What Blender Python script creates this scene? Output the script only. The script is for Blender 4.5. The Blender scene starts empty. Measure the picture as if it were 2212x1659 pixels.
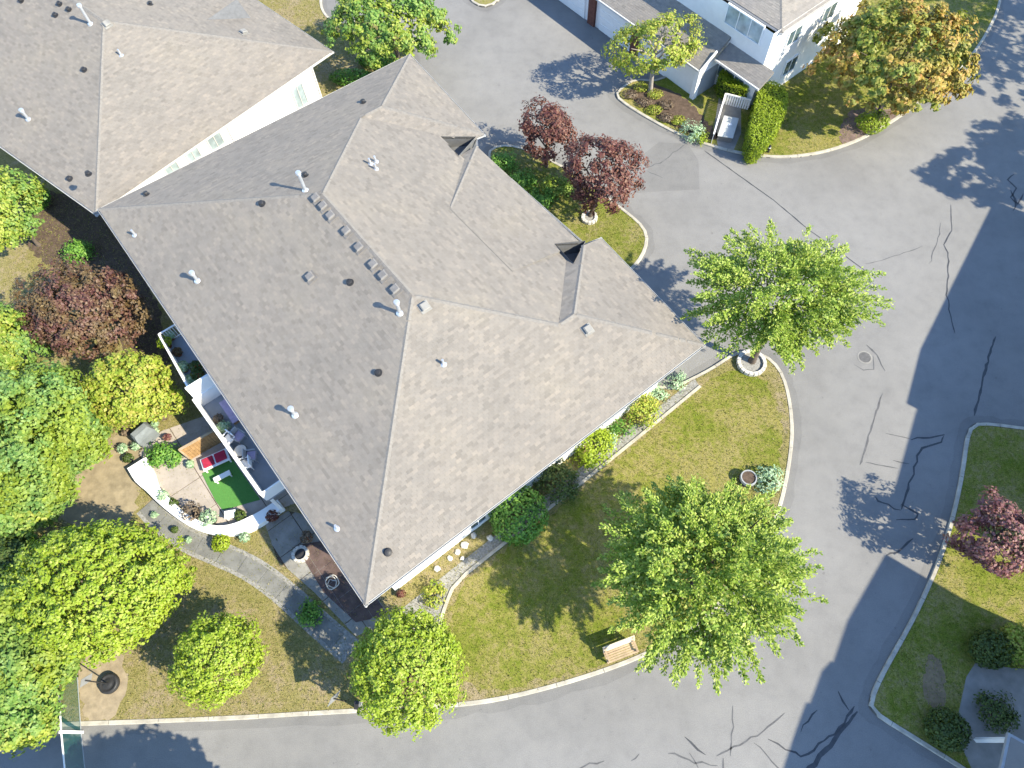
import bpy, math, random
import numpy as np
from mathutils import Matrix, Vector
random.seed(7); rng = np.random.default_rng(7)
SC = bpy.context.scene
COL = SC.collection

# ------------------------------------------------------------------ camera
# photo pixels are given in a 2212 x 1659 frame; P() turns one into the point of height z that it shows
F, CX, CY, NAD, CAMH = 1534., 1106., 829.5, (1150., 1600.), 36.
_n = np.array([NAD[0]-CX, -(NAD[1]-CY), -F]); _n /= np.linalg.norm(_n)
_z = -_n
_y = np.array([0, 1, 0.]); _y -= _z*_y.dot(_z); _y /= np.linalg.norm(_y)
_x = np.cross(_y, _z)
RW = np.array([_x, _y, _z])
cam_d = bpy.data.cameras.new('camera'); cam = bpy.data.objects.new('camera', cam_d); COL.objects.link(cam)
cam_d.sensor_width = 36; cam_d.lens = F/2212*36; cam_d.clip_end = 2000
cam.matrix_world = Matrix.Translation((0, 0, CAMH)) @ Matrix(RW.tolist()).to_4x4()
SC.camera = cam
# ------------------------------------------------------------------ light
SUN_DIR, SUN_EL = math.radians(-26.5), math.radians(40)      # where the sun stands
SHD = np.array([-math.cos(SUN_DIR), -math.sin(SUN_DIR)])/math.tan(SUN_EL)   # shadow offset per metre of height
w = bpy.data.worlds.new('World'); SC.world = w; w.use_nodes = True
nt = w.node_tree; bg = nt.nodes['Background']
sky = nt.nodes.new('ShaderNodeTexSky'); sky.sky_type = 'NISHITA'; sky.sun_disc = False
sky.sun_elevation = SUN_EL; sky.sun_rotation = math.pi/2-SUN_DIR
sky.air_density = 1.0; sky.dust_density = 0.1; sky.ozone_density = 4.0
nt.links.new(sky.outputs[0], bg.inputs[0]); bg.inputs[1].default_value = 0.15
sd = bpy.data.lights.new('sun', 'SUN'); so = bpy.data.objects.new('sun', sd); COL.objects.link(so)
sd.energy = 3.8; sd.angle = math.radians(0.6); sd.color = (1, .905, .70)
so.rotation_euler = Vector((math.cos(SUN_DIR)*math.cos(SUN_EL), math.sin(SUN_DIR)*math.cos(SUN_EL), math.sin(SUN_EL))).to_track_quat('Z', 'Y').to_euler()
so.location = (20, -10, 40)
SC.view_settings.view_transform = 'Standard'; SC.view_settings.look = 'None'
SC.view_settings.exposure = 1.58; SC.view_settings.gamma = 1
SC.render.engine = 'CYCLES'
SC.cycles.max_bounces = 6; SC.cycles.transparent_max_bounces = 8

# ------------------------------------------------------------------ helpers
def ray(u, v): return RW @ np.array([u-CX, -(v-CY), -F])
def P(u, v, z=0.):
    d = ray(u, v); t = (z-CAMH)/d[2]
    return np.array([d[0]*t, d[1]*t, z])
def P2(u, v, z=0.): return P(u, v, z)[:2]
def scale_at(p):                                # metres per frame pixel at a point
    return -(RW.T @ (np.asarray(p, float)-[0, 0, CAMH]))[2]/F
def zc(x0, y0, s, pts):                         # pixels read in an enlarged crop -> frame pixels
    k = 3840/2212
    return [((x0+x/s)/k, (y0+y/s)/k) for x, y in pts]
def unit(a): a = np.asarray(a, float); return a/np.linalg.norm(a)
def perp(d): return np.array([-d[1], d[0]])

WM = {}
def reg(o, m=None):
    WM[o.name] = m if m is not None else Matrix.Identity(4); return o
def put_child(o, parent):
    o.parent = parent; o.matrix_parent_inverse = WM[parent.name].inverted()
def thing(name, label, cat, loc=(0, 0, 0), group=None, rz=0.):
    o = bpy.data.objects.new(name, None); COL.objects.link(o)
    o.empty_display_size = .2
    o.location = tuple(float(c) for c in loc); o.rotation_euler = (0, 0, rz)
    reg(o, Matrix.Translation(o.location) @ Matrix.Rotation(rz, 4, 'Z'))
    return tag(o, label, cat, group)
def tag(o, label=None, cat=None, group=None, kind=None):
    if label: o['label'] = label
    if cat: o['category'] = cat
    if group: o['group'] = group
    if kind: o['kind'] = kind
    return o
class MB:
    def __init__(s): s.v = []; s.f = []
    def add(s, vs, fs):
        b = len(s.v); s.v += [tuple(map(float, p)) for p in vs]; s.f += [tuple(b+i for i in f) for f in fs]; return s
    def box(s, c, size, rz=0., rx=0.):
        m = Matrix.Rotation(rz, 3, 'Z') @ Matrix.Rotation(rx, 3, 'X')
        vs = []
        for x in (-.5, .5):
            for y in (-.5, .5):
                for z in (-.5, .5):
                    q = m @ Vector((x*size[0], y*size[1], z*size[2])); vs.append((c[0]+q.x, c[1]+q.y, c[2]+q.z))
        return s.add(vs, [(0, 1, 3, 2), (4, 6, 7, 5), (0, 4, 5, 1), (2, 3, 7, 6), (0, 2, 6, 4), (1, 5, 7, 3)])
    def bar(s, a, b, wd, ht):                    # box from a to b, centred on the line
        a = np.asarray(a, float); b = np.asarray(b, float); d = unit(b-a)
        up = np.array([0, 0, 1.]) if abs(d[2]) < .95 else np.array([1., 0, 0])
        sx = unit(np.cross(d, up)); uz = np.cross(sx, d)
        vs = [p+sx*i*wd/2+uz*j*ht/2 for p in (a, b) for i, j in ((-1, -1), (1, -1), (1, 1), (-1, 1))]
        return s.add(vs, [(3, 2, 1, 0), (4, 5, 6, 7), (0, 1, 5, 4), (1, 2, 6, 5), (2, 3, 7, 6), (3, 0, 4, 7)])
    def prism(s, poly, z0, z1):
        n = len(poly)
        a = sum(poly[i][0]*poly[(i+1) % n][1]-poly[(i+1) % n][0]*poly[i][1] for i in range(n))
        if a < 0: poly = poly[::-1]
        vs = [(p[0], p[1], z0) for p in poly]+[(p[0], p[1], z1) for p in poly]
        fs = [tuple(range(n))[::-1], tuple(range(n, 2*n))]+[(i, (i+1) % n, n+(i+1) % n, n+i) for i in range(n)]
        return s.add(vs, fs)
    def sheet(s, poly, z):
        n = len(poly)
        a = sum(poly[i][0]*poly[(i+1) % n][1]-poly[(i+1) % n][0]*poly[i][1] for i in range(n))
        if a < 0: poly = poly[::-1]
        return s.add([(p[0], p[1], z) for p in poly], [tuple(range(n))])
    def tube(s, pts, rad, n=8):
        pts = [np.asarray(p, float) for p in pts]; base = len(s.v); vs = []
        for i, p in enumerate(pts):
            d = unit(pts[min(i+1, len(pts)-1)]-pts[max(i-1, 0)])
            up = np.array([0, 0, 1.]) if abs(d[2]) < .9 else np.array([1., 0, 0])
            a = unit(np.cross(d, up)); b = np.cross(a, d)
            r = rad[i] if hasattr(rad, '__len__') else rad
            vs += [p+(a*math.cos(t)+b*math.sin(t))*r for t in np.linspace(0, 2*math.pi, n, endpoint=False)]
        fs = []
        for i in range(len(pts)-1):
            for j in range(n):
                fs.append((i*n+j, i*n+(j+1) % n, (i+1)*n+(j+1) % n, (i+1)*n+j))
        fs += [tuple(range(n)), tuple(range((len(pts)-1)*n, len(pts)*n))[::-1]]
        return s.add(vs, fs)
    def lathe(s, c, prof, n=20):                 # prof: (radius, height) from bottom to top
        vs = []; fs = []
        for r, h in prof:
            vs += [(c[0]+r*math.cos(t), c[1]+r*math.sin(t), c[2]+h) for t in np.linspace(0, 2*math.pi, n, endpoint=False)]
        m = len(prof)
        for i in range(m-1):
            for j in range(n): fs.append((i*n+j, i*n+(j+1) % n, (i+1)*n+(j+1) % n, (i+1)*n+j))
        fs += [tuple(range(n))[::-1], tuple(range((m-1)*n, m*n))]
        return s.add(vs, fs)
    def mesh(s, name):
        me = bpy.data.meshes.new(name); me.from_pydata(s.v, [], s.f); me.update(); return me
    def build(s, name, mat, parent=None, smooth=False, bevel=0):
        me = s.mesh(name); me.materials.append(mat)
        if smooth:
            for p in me.polygons: p.use_smooth = True
        o = bpy.data.objects.new(name, me); COL.objects.link(o); reg(o)
        if parent is not None: put_child(o, parent)
        if bevel:
            md = o.modifiers.new('bevel', 'BEVEL'); md.width = bevel; md.segments = 2; md.limit_method = 'ANGLE'
        return o
def place(name, me, loc, rz=0., parent=None, rot=None, sc=1.):   # an object that shares mesh data
    o = bpy.data.objects.new(name, me); COL.objects.link(o)
    m = Matrix.Translation(tuple(float(c) for c in loc)) @ (rot if rot is not None else Matrix.Rotation(rz, 4, 'Z')) @ Matrix.Scale(sc, 4)
    if parent is not None: put_child(o, parent)
    o.matrix_basis = m; reg(o, m)
    return o
def np_mesh(name, V, Fq, mat, parent=None):
    me = bpy.data.meshes.new(name); k = Fq.shape[1]
    me.vertices.add(len(V)); me.vertices.foreach_set('co', np.ascontiguousarray(V, dtype=np.float32).ravel())
    me.loops.add(Fq.size); me.loops.foreach_set('vertex_index', np.ascontiguousarray(Fq, dtype=np.int32).ravel())
    me.polygons.add(len(Fq)); me.polygons.foreach_set('loop_start', np.arange(0, Fq.size, k, dtype=np.int32))
    me.polygons.foreach_set('loop_total', np.full(len(Fq), k, dtype=np.int32))
    me.update(calc_edges=True); me.shade_flat(); me.materials.append(mat)
    o = bpy.data.objects.new(name, me); COL.objects.link(o); reg(o)
    if parent is not None: put_child(o, parent)
    return o
def smooth_line(pts, it=2, closed=False):
    pts = [np.asarray(p, float) for p in pts]
    for _ in range(it):
        out = []
        m = len(pts) if closed else len(pts)-1
        if not closed: out.append(pts[0])
        for i in range(m):
            a, b = pts[i], pts[(i+1) % len(pts)]
            out += [a*.75+b*.25, a*.25+b*.75]
        if not closed: out.append(pts[-1])
        pts = out
    return pts
def ribbon(pts, wd):                            # polygon strip round a 2D polyline
    pts = [np.asarray(p, float)[:2] for p in pts]; L = []; R = []
    for i, p in enumerate(pts):
        d = unit(pts[min(i+1, len(pts)-1)]-pts[max(i-1, 0)]); n = perp(d)
        wi = wd[i] if hasattr(wd, '__len__') else wd
        L.append(p+n*wi/2); R.append(p-n*wi/2)
    return L, R
def clip(poly, a, b, c):                        # keep a*x+b*y+c >= 0
    out = []; n = len(poly)
    for i in range(n):
        p, q = poly[i], poly[(i+1) % n]
        fp, fq = a*p[0]+b*p[1]+c, a*q[0]+b*q[1]+c
        if fp >= 0: out.append(p)
        if (fp > 0 and fq < 0) or (fp < 0 and fq > 0):
            t = fp/(fp-fq); out.append((p[0]+(q[0]-p[0])*t, p[1]+(q[1]-p[1])*t))
    return out
def area(poly): return .5*abs(sum(poly[i][0]*poly[(i+1) % len(poly)][1]-poly[(i+1) % len(poly)][0]*poly[i][1] for i in range(len(poly)))) if len(poly) > 2 else 0
def isect(p, d, q, e):
    p, d, q, e = map(lambda a: np.asarray(a, float), (p, d, q, e))
    t = ((q[0]-p[0])*e[1]-(q[1]-p[1])*e[0])/(d[0]*e[1]-d[1]*e[0]); return p+d*t
def inset(poly, w_):
    n = len(poly); s = sum(poly[i][0]*poly[(i+1) % n][1]-poly[(i+1) % n][0]*poly[i][1] for i in range(n))
    if s < 0: poly = poly[::-1]
    out = []
    for i in range(n):
        a, b, c = [np.asarray(poly[j % n], float) for j in (i-1, i, i+1)]
        d1, d2 = unit(b-a), unit(c-b)
        out.append(isect(a+perp(d1)*w_, d1, b+perp(d2)*w_, d2))
    return out
def in_poly(X, Y, poly):
    n = len(poly); r = np.zeros(len(X), bool); j = n-1
    for i in range(n):
        xi, yi, xj, yj = poly[i][0], poly[i][1], poly[j][0], poly[j][1]
        r ^= ((yi > Y) != (yj > Y)) & (X < (xj-xi)*(Y-yi)/(yj-yi+1e-12)+xi); j = i
    return r

# ------------------------------------------------------------------ materials
def nodes(name):
    m = bpy.data.materials.new(name); m.use_nodes = True
    t = m.node_tree; b = t.nodes['Principled BSDF']; return m, t, b
def noise(t, scale, detail=4, rough=.6, vec=None):
    n = t.nodes.new('ShaderNodeTexNoise'); n.inputs['Scale'].default_value = scale; n.inputs['Detail'].default_value = detail; n.inputs['Roughness'].default_value = rough
    if vec is None:
        g = t.nodes.new('ShaderNodeNewGeometry'); vec = g.outputs['Position']
    t.links.new(vec, n.inputs['Vector']); return n.outputs['Fac']
def ramp(t, fac, stops):
    r = t.nodes.new('ShaderNodeValToRGB'); e = r.color_ramp.elements
    e[0].position, e[0].color = stops[0][0], (*stops[0][1], 1); e[1].position, e[1].color = stops[-1][0], (*stops[-1][1], 1)
    for p, c in stops[1:-1]:
        x = e.new(p); x.color = (*c, 1)
    t.links.new(fac, r.inputs[0]); return r.outputs[0]
def mix(t, fac, a, b, mode='MIX'):
    m = t.nodes.new('ShaderNodeMix'); m.data_type = 'RGBA'; m.blend_type = mode
    for s, v in ((m.inputs[0], fac), (m.inputs[6], a), (m.inputs[7], b)):
        if hasattr(v, 'is_output'): t.links.new(v, s)
        elif isinstance(v, (int, float)): s.default_value = v
        else: s.default_value = (*v, 1)
    return m.outputs[2]
def bump(t, b, fac, strength, dist):
    n = t.nodes.new('ShaderNodeBump'); n.inputs['Strength'].default_value = strength; n.inputs['Distance'].default_value = dist
    t.links.new(fac, n.inputs['Height']); t.links.new(n.outputs[0], b.inputs['Normal'])
def plain(name, c, rough=.7, var=.12, scale=6., metal=0., spec=.3, bmp=0.):
    m, t, b = nodes(name)
    f = noise(t, scale, 5)
    lo = tuple(x*(1-var) for x in c); hi = tuple(min(1, x*(1+var)) for x in c)
    t.links.new(ramp(t, f, [(.3, lo), (.7, hi)]), b.inputs['Base Color'])
    b.inputs['Roughness'].default_value = rough; b.inputs['Metallic'].default_value = metal; b.inputs['Specular IOR Level'].default_value = spec
    if bmp: bump(t, b, noise(t, scale*8, 3), bmp, .01)
    return m
def mat_asphalt(name='asphalt', k=1.):
    m, t, b = nodes(name)
    big = noise(t, .16, 5, .6); mid = noise(t, 1.1, 6, .7); fine = noise(t, 26, 3, .75)
    sc = lambda v, w=.02: (v*k*(1+w), v*k, v*k*(1-w*1.6))
    c = ramp(t, big, [(.28, sc(.162)), (.5, sc(.190)), (.72, sc(.209))])
    c = mix(t, 1., c, ramp(t, mid, [(.25, (.86, .86, .865)), (.5, (1, 1, 1)), (.75, (1.09, 1.085, 1.07))]), 'MULTIPLY')
    c = mix(t, 1., c, ramp(t, fine, [(.28, (.78, .78, .78)), (.5, (1, 1, 1)), (.72, (1.2, 1.2, 1.19))]), 'MULTIPLY')
    st = noise(t, .55, 4, .6); c = mix(t, ramp(t, st, [(.64, (0, 0, 0)), (.74, (.45, .45, .45))]), c, sc(.15))
    sp = noise(t, 3.5, 2, .5); c = mix(t, ramp(t, sp, [(.72, (0, 0, 0)), (.76, (.5, .5, .5))]), c, sc(.11))
    t.links.new(c, b.inputs['Base Color']); b.inputs['Roughness'].default_value = .92; b.inputs['Specular IOR Level'].default_value = .2
    bump(t, b, fine, .4, .012); return m
def mat_lawn(name, dry, green, bare, bias=0., scl=.35):
    m, t, b = nodes(name)
    big = noise(t, scl, 5, .65); mid = noise(t, 3.2, 4, .75); fine = noise(t, 16, 3, .8)
    mul = t.nodes.new('ShaderNodeMath'); mul.operation = 'MULTIPLY_ADD'; t.links.new(mid, mul.inputs[0]); mul.inputs[1].default_value = .75
    t.links.new(big, mul.inputs[2])
    c = ramp(t, mul.outputs[0], [(.68+bias, green), (.84+bias, tuple((a+2*d)/3 for a, d in zip(green, dry))), (.98+bias, dry), (1.12+bias, bare)])
    c2 = mix(t, ramp(t, fine, [(.32, (.55, .55, .55)), (.5, (1, 1, 1)), (.7, (1.35, 1.3, 1.2))]), (0, 0, 0), c)
    mm = t.nodes.new('ShaderNodeMix'); mm.data_type = 'RGBA'; mm.blend_type = 'MULTIPLY'; mm.inputs[0].default_value = 1
    t.links.new(c, mm.inputs[6]); t.links.new(ramp(t, fine, [(.3, (.38, .42, .34)), (.5, (.92, .93, .9)), (.7, (1.12, 1.1, 1.0))]), mm.inputs[7])
    t.links.new(mm.outputs[2], b.inputs['Base Color']); b.inputs['Roughness'].default_value = .95; b.inputs['Specular IOR Level'].default_value = .1
    bump(t, b, fine, .9, .05); return m
def mat_shingle(name, base, amp=.17):
    m, t, b = nodes(name)
    g = t.nodes.new('ShaderNodeNewGeometry')
    big = noise(t, .3, 4, .6); mid = noise(t, 2.0, 4, .65); fine = noise(t, 45, 2, .7)
    sc = lambda k, w=0.: (base[0]*(k+w), base[1]*k, base[2]*(k-w))
    c = ramp(t, g.outputs['Random Per Island'], [(0, sc(1-amp)), (.12, sc(1-amp*.45, .01)), (.5, sc(1.)), (.85, sc(1+amp*.3, .015)), (1, sc(1+amp*.75, .03))])
    mm = mix(t, 1., c, ramp(t, big, [(.28, (.90, .91, .92)), (.5, (1, 1, 1)), (.72, (1.08, 1.07, 1.03))]), 'MULTIPLY')
    mm = mix(t, 1., mm, ramp(t, mid, [(.28, (.92, .92, .925)), (.5, (1, 1, 1)), (.72, (1.06, 1.055, 1.04))]), 'MULTIPLY')
    mm = mix(t, .7, mm, ramp(t, fine, [(.3, (.8, .8, .8)), (.7, (1.15, 1.15, 1.15))]), 'MULTIPLY')
    t.links.new(mm, b.inputs['Base Color']); b.inputs['Roughness'].default_value = .9; b.inputs['Specular IOR Level'].default_value = .25
    bump(t, b, fine, .4, .006); return m
def mat_leaf(name, cols, patch=.9, trans=.35, patch_cols=None, g=1.5):
    cols = [tuple(x*g for x in c) for c in cols]
    if patch_cols: patch_cols = [tuple(x*g for x in c) for c in patch_cols]
    m, t, b = nodes(name)
    geo = t.nodes.new('ShaderNodeNewGeometry')
    n = len(cols)
    c = ramp(t, geo.outputs['Random Per Island'], [(i/(n-1), cc) for i, cc in enumerate(cols)])
    if patch_cols:
        f = noise(t, patch, 2, .5)
        c = mix(t, ramp(t, f, [(.42, (0, 0, 0)), (.58, (1, 1, 1))]), c, ramp(t, geo.outputs['Random Per Island'], [(i/(len(patch_cols)-1), cc) for i, cc in enumerate(patch_cols)]))
    b.inputs['Roughness'].default_value = .5; b.inputs['Specular IOR Level'].default_value = .35
    t.links.new(c, b.inputs['Base Color'])
    tr = t.nodes.new('ShaderNodeBsdfTranslucent'); t.links.new(c, tr.inputs[0])
    mx = t.nodes.new('ShaderNodeMixShader'); mx.inputs[0].default_value = trans
    t.links.new(b.outputs[0], mx.inputs[1]); t.links.new(tr.outputs[0], mx.inputs[2])
    t.links.new(mx.outputs[0], t.nodes['Material Output'].inputs[0]); return m
def mat_glass(name, c=(.05, .08, .10)):
    m, t, b = nodes(name)
    f = noise(t, 1.4, 2); t.links.new(ramp(t, f, [(.35, c), (.65, tuple(x*1.7 for x in c))]), b.inputs['Base Color'])
    b.inputs['Roughness'].default_value = .06; b.inputs['Specular IOR Level'].default_value = .8; return m
def mat_mesh_screen(name):
    m, t, b = nodes(name)
    b.inputs['Base Color'].default_value = (.02, .14, .10, 1); b.inputs['Roughness'].default_value = .7
    ck = t.nodes.new('ShaderNodeTexChecker'); ck.inputs['Scale'].default_value = 55
    g = t.nodes.new('ShaderNodeNewGeometry'); t.links.new(g.outputs['Position'], ck.inputs['Vector'])
    mt = t.nodes.new('ShaderNodeMath'); mt.operation = 'MULTIPLY_ADD'; t.links.new(ck.outputs['Fac'], mt.inputs[0]); mt.inputs[1].default_value = .25; mt.inputs[2].default_value = .18
    t.links.new(mt.outputs[0], b.inputs['Alpha']); return m

M = dict(
    asphalt=mat_asphalt(),
    patch=mat_asphalt('asphalt_patch', .86), gutter_line=mat_asphalt('asphalt_gutter', .88), joint=plain('kerb_joint', (.10, .095, .085), 1, .3, 5),
    tar=plain('tar_sealant', (.05, .052, .058), .6, .25, 4),
    tar_thin=plain('weathered_crack', (.095, .095, .098), .85, .25, 3),
    kerb=plain('kerb_concrete', (.37, .345, .29), .9, .24, 2.2, bmp=.3),
    concrete=plain('concrete', (.23, .222, .205), .9, .2, 1.6, bmp=.3),
    walk=plain('walk_concrete', (.165, .165, .155), .9, .22, 2.0, bmp=.3),
    slab=plain('patio_slab', (.34, .30, .265), .9, .14, 1.8, bmp=.2),
    lawn=mat_lawn('lawn_grass', (.235, .215, .07), (.145, .17, .028), (.26, .22, .12), .03),
    lawn_green=mat_lawn('lawn_grass_green', (.25, .225, .07), (.145, .175, .024), (.275, .23, .11), .05),
    lawn_dry=mat_lawn('lawn_grass_dry', (.25, .215, .095), (.165, .165, .04), (.29, .235, .15), -.10),
    soil=plain('bare_soil', (.19, .135, .095), 1, .3, 2.2, bmp=.5),
    mulch=plain('bark_mulch', (.085, .06, .045), 1, .4, 5, bmp=.6),
    gravel=plain('grey_gravel', (.24, .235, .22), 1, .35, 9, bmp=.6),
    shingle=mat_shingle('asphalt_shingle', (.208, .188, .163)),
    shingle2=mat_shingle('asphalt_shingle_weathered', (.208, .188, .163)),
    shingle3=mat_shingle('asphalt_shingle_pale', (.225, .208, .188)),
    deckroof=plain('roof_underlay', (.19, .178, .16), .95),
    cap=plain('ridge_cap_shingle', (.195, .18, .16), .9, .15, 8),
    metal=plain('galvanised_metal', (.55, .57, .6), .35, .1, 4, .6, .5),
    vent=plain('grey_vent_plastic', (.17, .16, .15), .6, .15, 5),
    roof_shade=plain('painted_roof_shade', (.12, .122, .125), .8, .15, 4),  # dark tone that paints shade into the roof steps
    dark=plain('dark_plastic', (.028, .028, .03), .5, .3, 5),
    white=plain('white_paint', (.78, .78, .77), .5, .03, 2),
    stucco=plain('white_stucco', (.76, .755, .74), .85, .04, 2.5, bmp=.25),
    gutter=plain('gutter_paint', (.50, .50, .49), .45, .05, 3),
    grey=plain('grey_paint', (.30, .31, .32), .5, .08, 3),
    brick=plain('dark_red_brick', (.13, .055, .04), .9, .3, 7, bmp=.4),
    glass=mat_glass('window_glass'), glass2=mat_glass('window_glass_pale', (.22, .27, .29)),
    wood=plain('weathered_wood', (.36, .27, .175), .8, .22, 3, bmp=.3),
    pale_wood=plain('bleached_wood', (.52, .45, .35), .8, .15, 3, bmp=.3),
    paver=plain('dark_red_paver', (.095, .066, .06), .9, .3, 3, bmp=.3),
    cedar=plain('cedar_boards', (.33, .20, .09), .8, .25, 4, bmp=.3),
    bark=plain('tree_bark', (.10, .08, .065), .95, .3, 6, bmp=.6),
    bark_pale=plain('pale_bark', (.30, .27, .24), .9, .25, 6, bmp=.4),
    stone=plain('pale_stone', (.48, .46, .42), .9, .2, 4, bmp=.3),
    turf=plain('artificial_turf', (.07, .20, .045), .95, .12, 12, bmp=.5),
    deck=plain('balcony_deck', (.22, .25, .29), .8, .08, 2),
    cover=plain('grey_fabric_cover', (.16, .18, .19), .85, .15, 2.5),
    red=plain('red_cushion', (.32, .02, .05), .85, .2, 4),
    lilac=plain('lilac_cushion', (.36, .30, .42), .85, .15, 4),
    terracotta=plain('terracotta', (.38, .13, .06), .85, .2, 4),
    steel=plain('cast_iron', (.13, .125, .12), .6, .2, 6, .3),
    sign_red=plain('sign_plate_back', (.33, .34, .35), .45, .05, 3, .5),
    screen=mat_mesh_screen('green_screen_mesh'),
)
LEAF = dict(
    maple=mat_leaf('leaf_maple', [(.055, .095, .010), (.11, .165, .018), (.165, .215, .032), (.23, .255, .065)], trans=.32, g=1.9),
    maple_deep=mat_leaf('leaf_deep_green', [(.05, .10, .014), (.085, .155, .02), (.13, .20, .03), (.16, .22, .05)], trans=.5, g=1.8),
    lime=mat_leaf('leaf_lime', [(.11, .17, .008), (.17, .24, .012), (.21, .265, .026), (.24, .28, .05)], trans=.28, g=1.38),
    yellow=mat_leaf('leaf_yellow_green', [(.10, .15, .012), (.17, .215, .022), (.235, .26, .04), (.24, .205, .05)], trans=.35, g=1.6),
    blue=mat_leaf('leaf_blue_green', [(.05, .115, .025), (.10, .185, .045), (.15, .235, .07), (.18, .25, .06)], trans=.4, patch=.35, patch_cols=[(.08, .13, .012), (.15, .20, .02), (.20, .25, .03)]),
    fresh=mat_leaf('leaf_fresh', [(.06, .10, .01), (.12, .175, .018), (.19, .23, .03), (.24, .25, .05)], trans=.35, g=1.6, patch=.5, patch_cols=[(.05, .11, .02), (.10, .18, .035), (.16, .22, .05)]),
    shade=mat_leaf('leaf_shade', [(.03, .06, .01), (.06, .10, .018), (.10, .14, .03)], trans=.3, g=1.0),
    plum=mat_leaf('leaf_plum', [(.06, .025, .022), (.12, .05, .045), (.17, .085, .062), (.17, .11, .06)], trans=.25, patch=.8, patch_cols=[(.09, .06, .025), (.15, .10, .045), (.20, .14, .06)], g=.9),
    red=mat_leaf('leaf_red', [(.055, .016, .016), (.115, .04, .034), (.17, .072, .052), (.20, .11, .07)], trans=.3, g=1.05),
    pink=mat_leaf('leaf_rose', [(.09, .03, .032), (.17, .07, .07), (.25, .125, .12), (.17, .105, .06)], trans=.3, g=1.2),
    autumn=mat_leaf('leaf_autumn', [(.06, .09, .012), (.12, .155, .02), (.19, .205, .035), (.25, .225, .05)], trans=.35, patch=.40, patch_cols=[(.14, .12, .02), (.23, .18, .03), (.30, .22, .05), (.30, .15, .05)]),
    shrub=mat_leaf('leaf_shrub', [(.03, .085, .012), (.06, .15, .02), (.10, .21, .03), (.14, .24, .04)], trans=.3),
    hedge=mat_leaf('leaf_hedge', [(.12, .175, .008), (.175, .24, .010), (.23, .285, .02)], trans=.25, g=1.3),
    dark=mat_leaf('leaf_dark_shrub', [(.035, .06, .015), (.06, .095, .02), (.10, .14, .03)], trans=.3, g=1.1),
    pale=mat_leaf('leaf_pale', [(.12, .20, .10), (.22, .32, .20), (.35, .42, .28)], trans=.3),
    brown=mat_leaf('leaf_brown', [(.07, .05, .035), (.13, .10, .07), (.17, .13, .09)], trans=.25),
    grass=mat_leaf('grass_blade', [(.10, .12, .022), (.15, .16, .035), (.21, .195, .06), (.26, .225, .09)], trans=.3, g=1.25),
    grass_green=mat_leaf('grass_blade_green', [(.075, .115, .012), (.115, .16, .02), (.17, .185, .032), (.24, .22, .065)], trans=.3, g=1.3),
)

# ------------------------------------------------------------------ the setting
S = MB(); S.add([(-300, -300, -.35), (300, -300, -.35), (300, 300, -.35), (-300, 300, -.35)], [(0, 1, 2, 3)])
tag(S.build('ground', M['soil']), kind='structure')
RD = MB(); RD.add([(-90, -40, 0), (70, -40, 0), (70, 90, 0), (-90, 90, 0)], [(0, 1, 2, 3)])
road = tag(RD.build('road', M['asphalt']), kind='structure')

def kerb_stones(ps, parent, lift, step=2.3):
    ps = [np.array(p) for p in ps]; n = len(ps)
    seg = np.concatenate([[0], np.cumsum([np.linalg.norm(ps[(i+1) % n]-ps[i]) for i in range(n)])]); X = [p[0] for p in ps]+[ps[0][0]]; Y = [p[1] for p in ps]+[ps[0][1]]
    at = lambda s_: np.array([np.interp(s_ % seg[-1], seg, X), np.interp(s_ % seg[-1], seg, Y)])
    k = max(3, int(seg[-1]/step)); L = seg[-1]/k
    for i in range(k):
        c = at((i+.5)*L)
        if abs(c[0]) > 42 or c[1] < -6 or c[1] > 62: continue
        ss = np.linspace(i*L+.012, (i+1)*L-.012, 5); o = MB(); rows = []
        dz = random.uniform(-.006, .006); dw = random.uniform(-.008, .008)
        for s_ in ss:
            p = at(s_); d = unit(at(s_+.1)-at(s_-.1)); m = perp(d)
            for off, z in ((-.012+dw, 0.), (-.012+dw, lift-.03), (.02, lift+dz), (.175, lift+dz), (.175, 0.)): rows.append((*(p+m*off), z))
        fs = [(r*5+j, (r+1)*5+j, (r+1)*5+j+1, r*5+j+1) for r in range(4) for j in range(4)]+[(0, 1, 2, 3, 4), (24, 23, 22, 21, 20)]
        o.add(rows, fs); o.build('kerb_stone', M['kerb'], parent)
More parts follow.
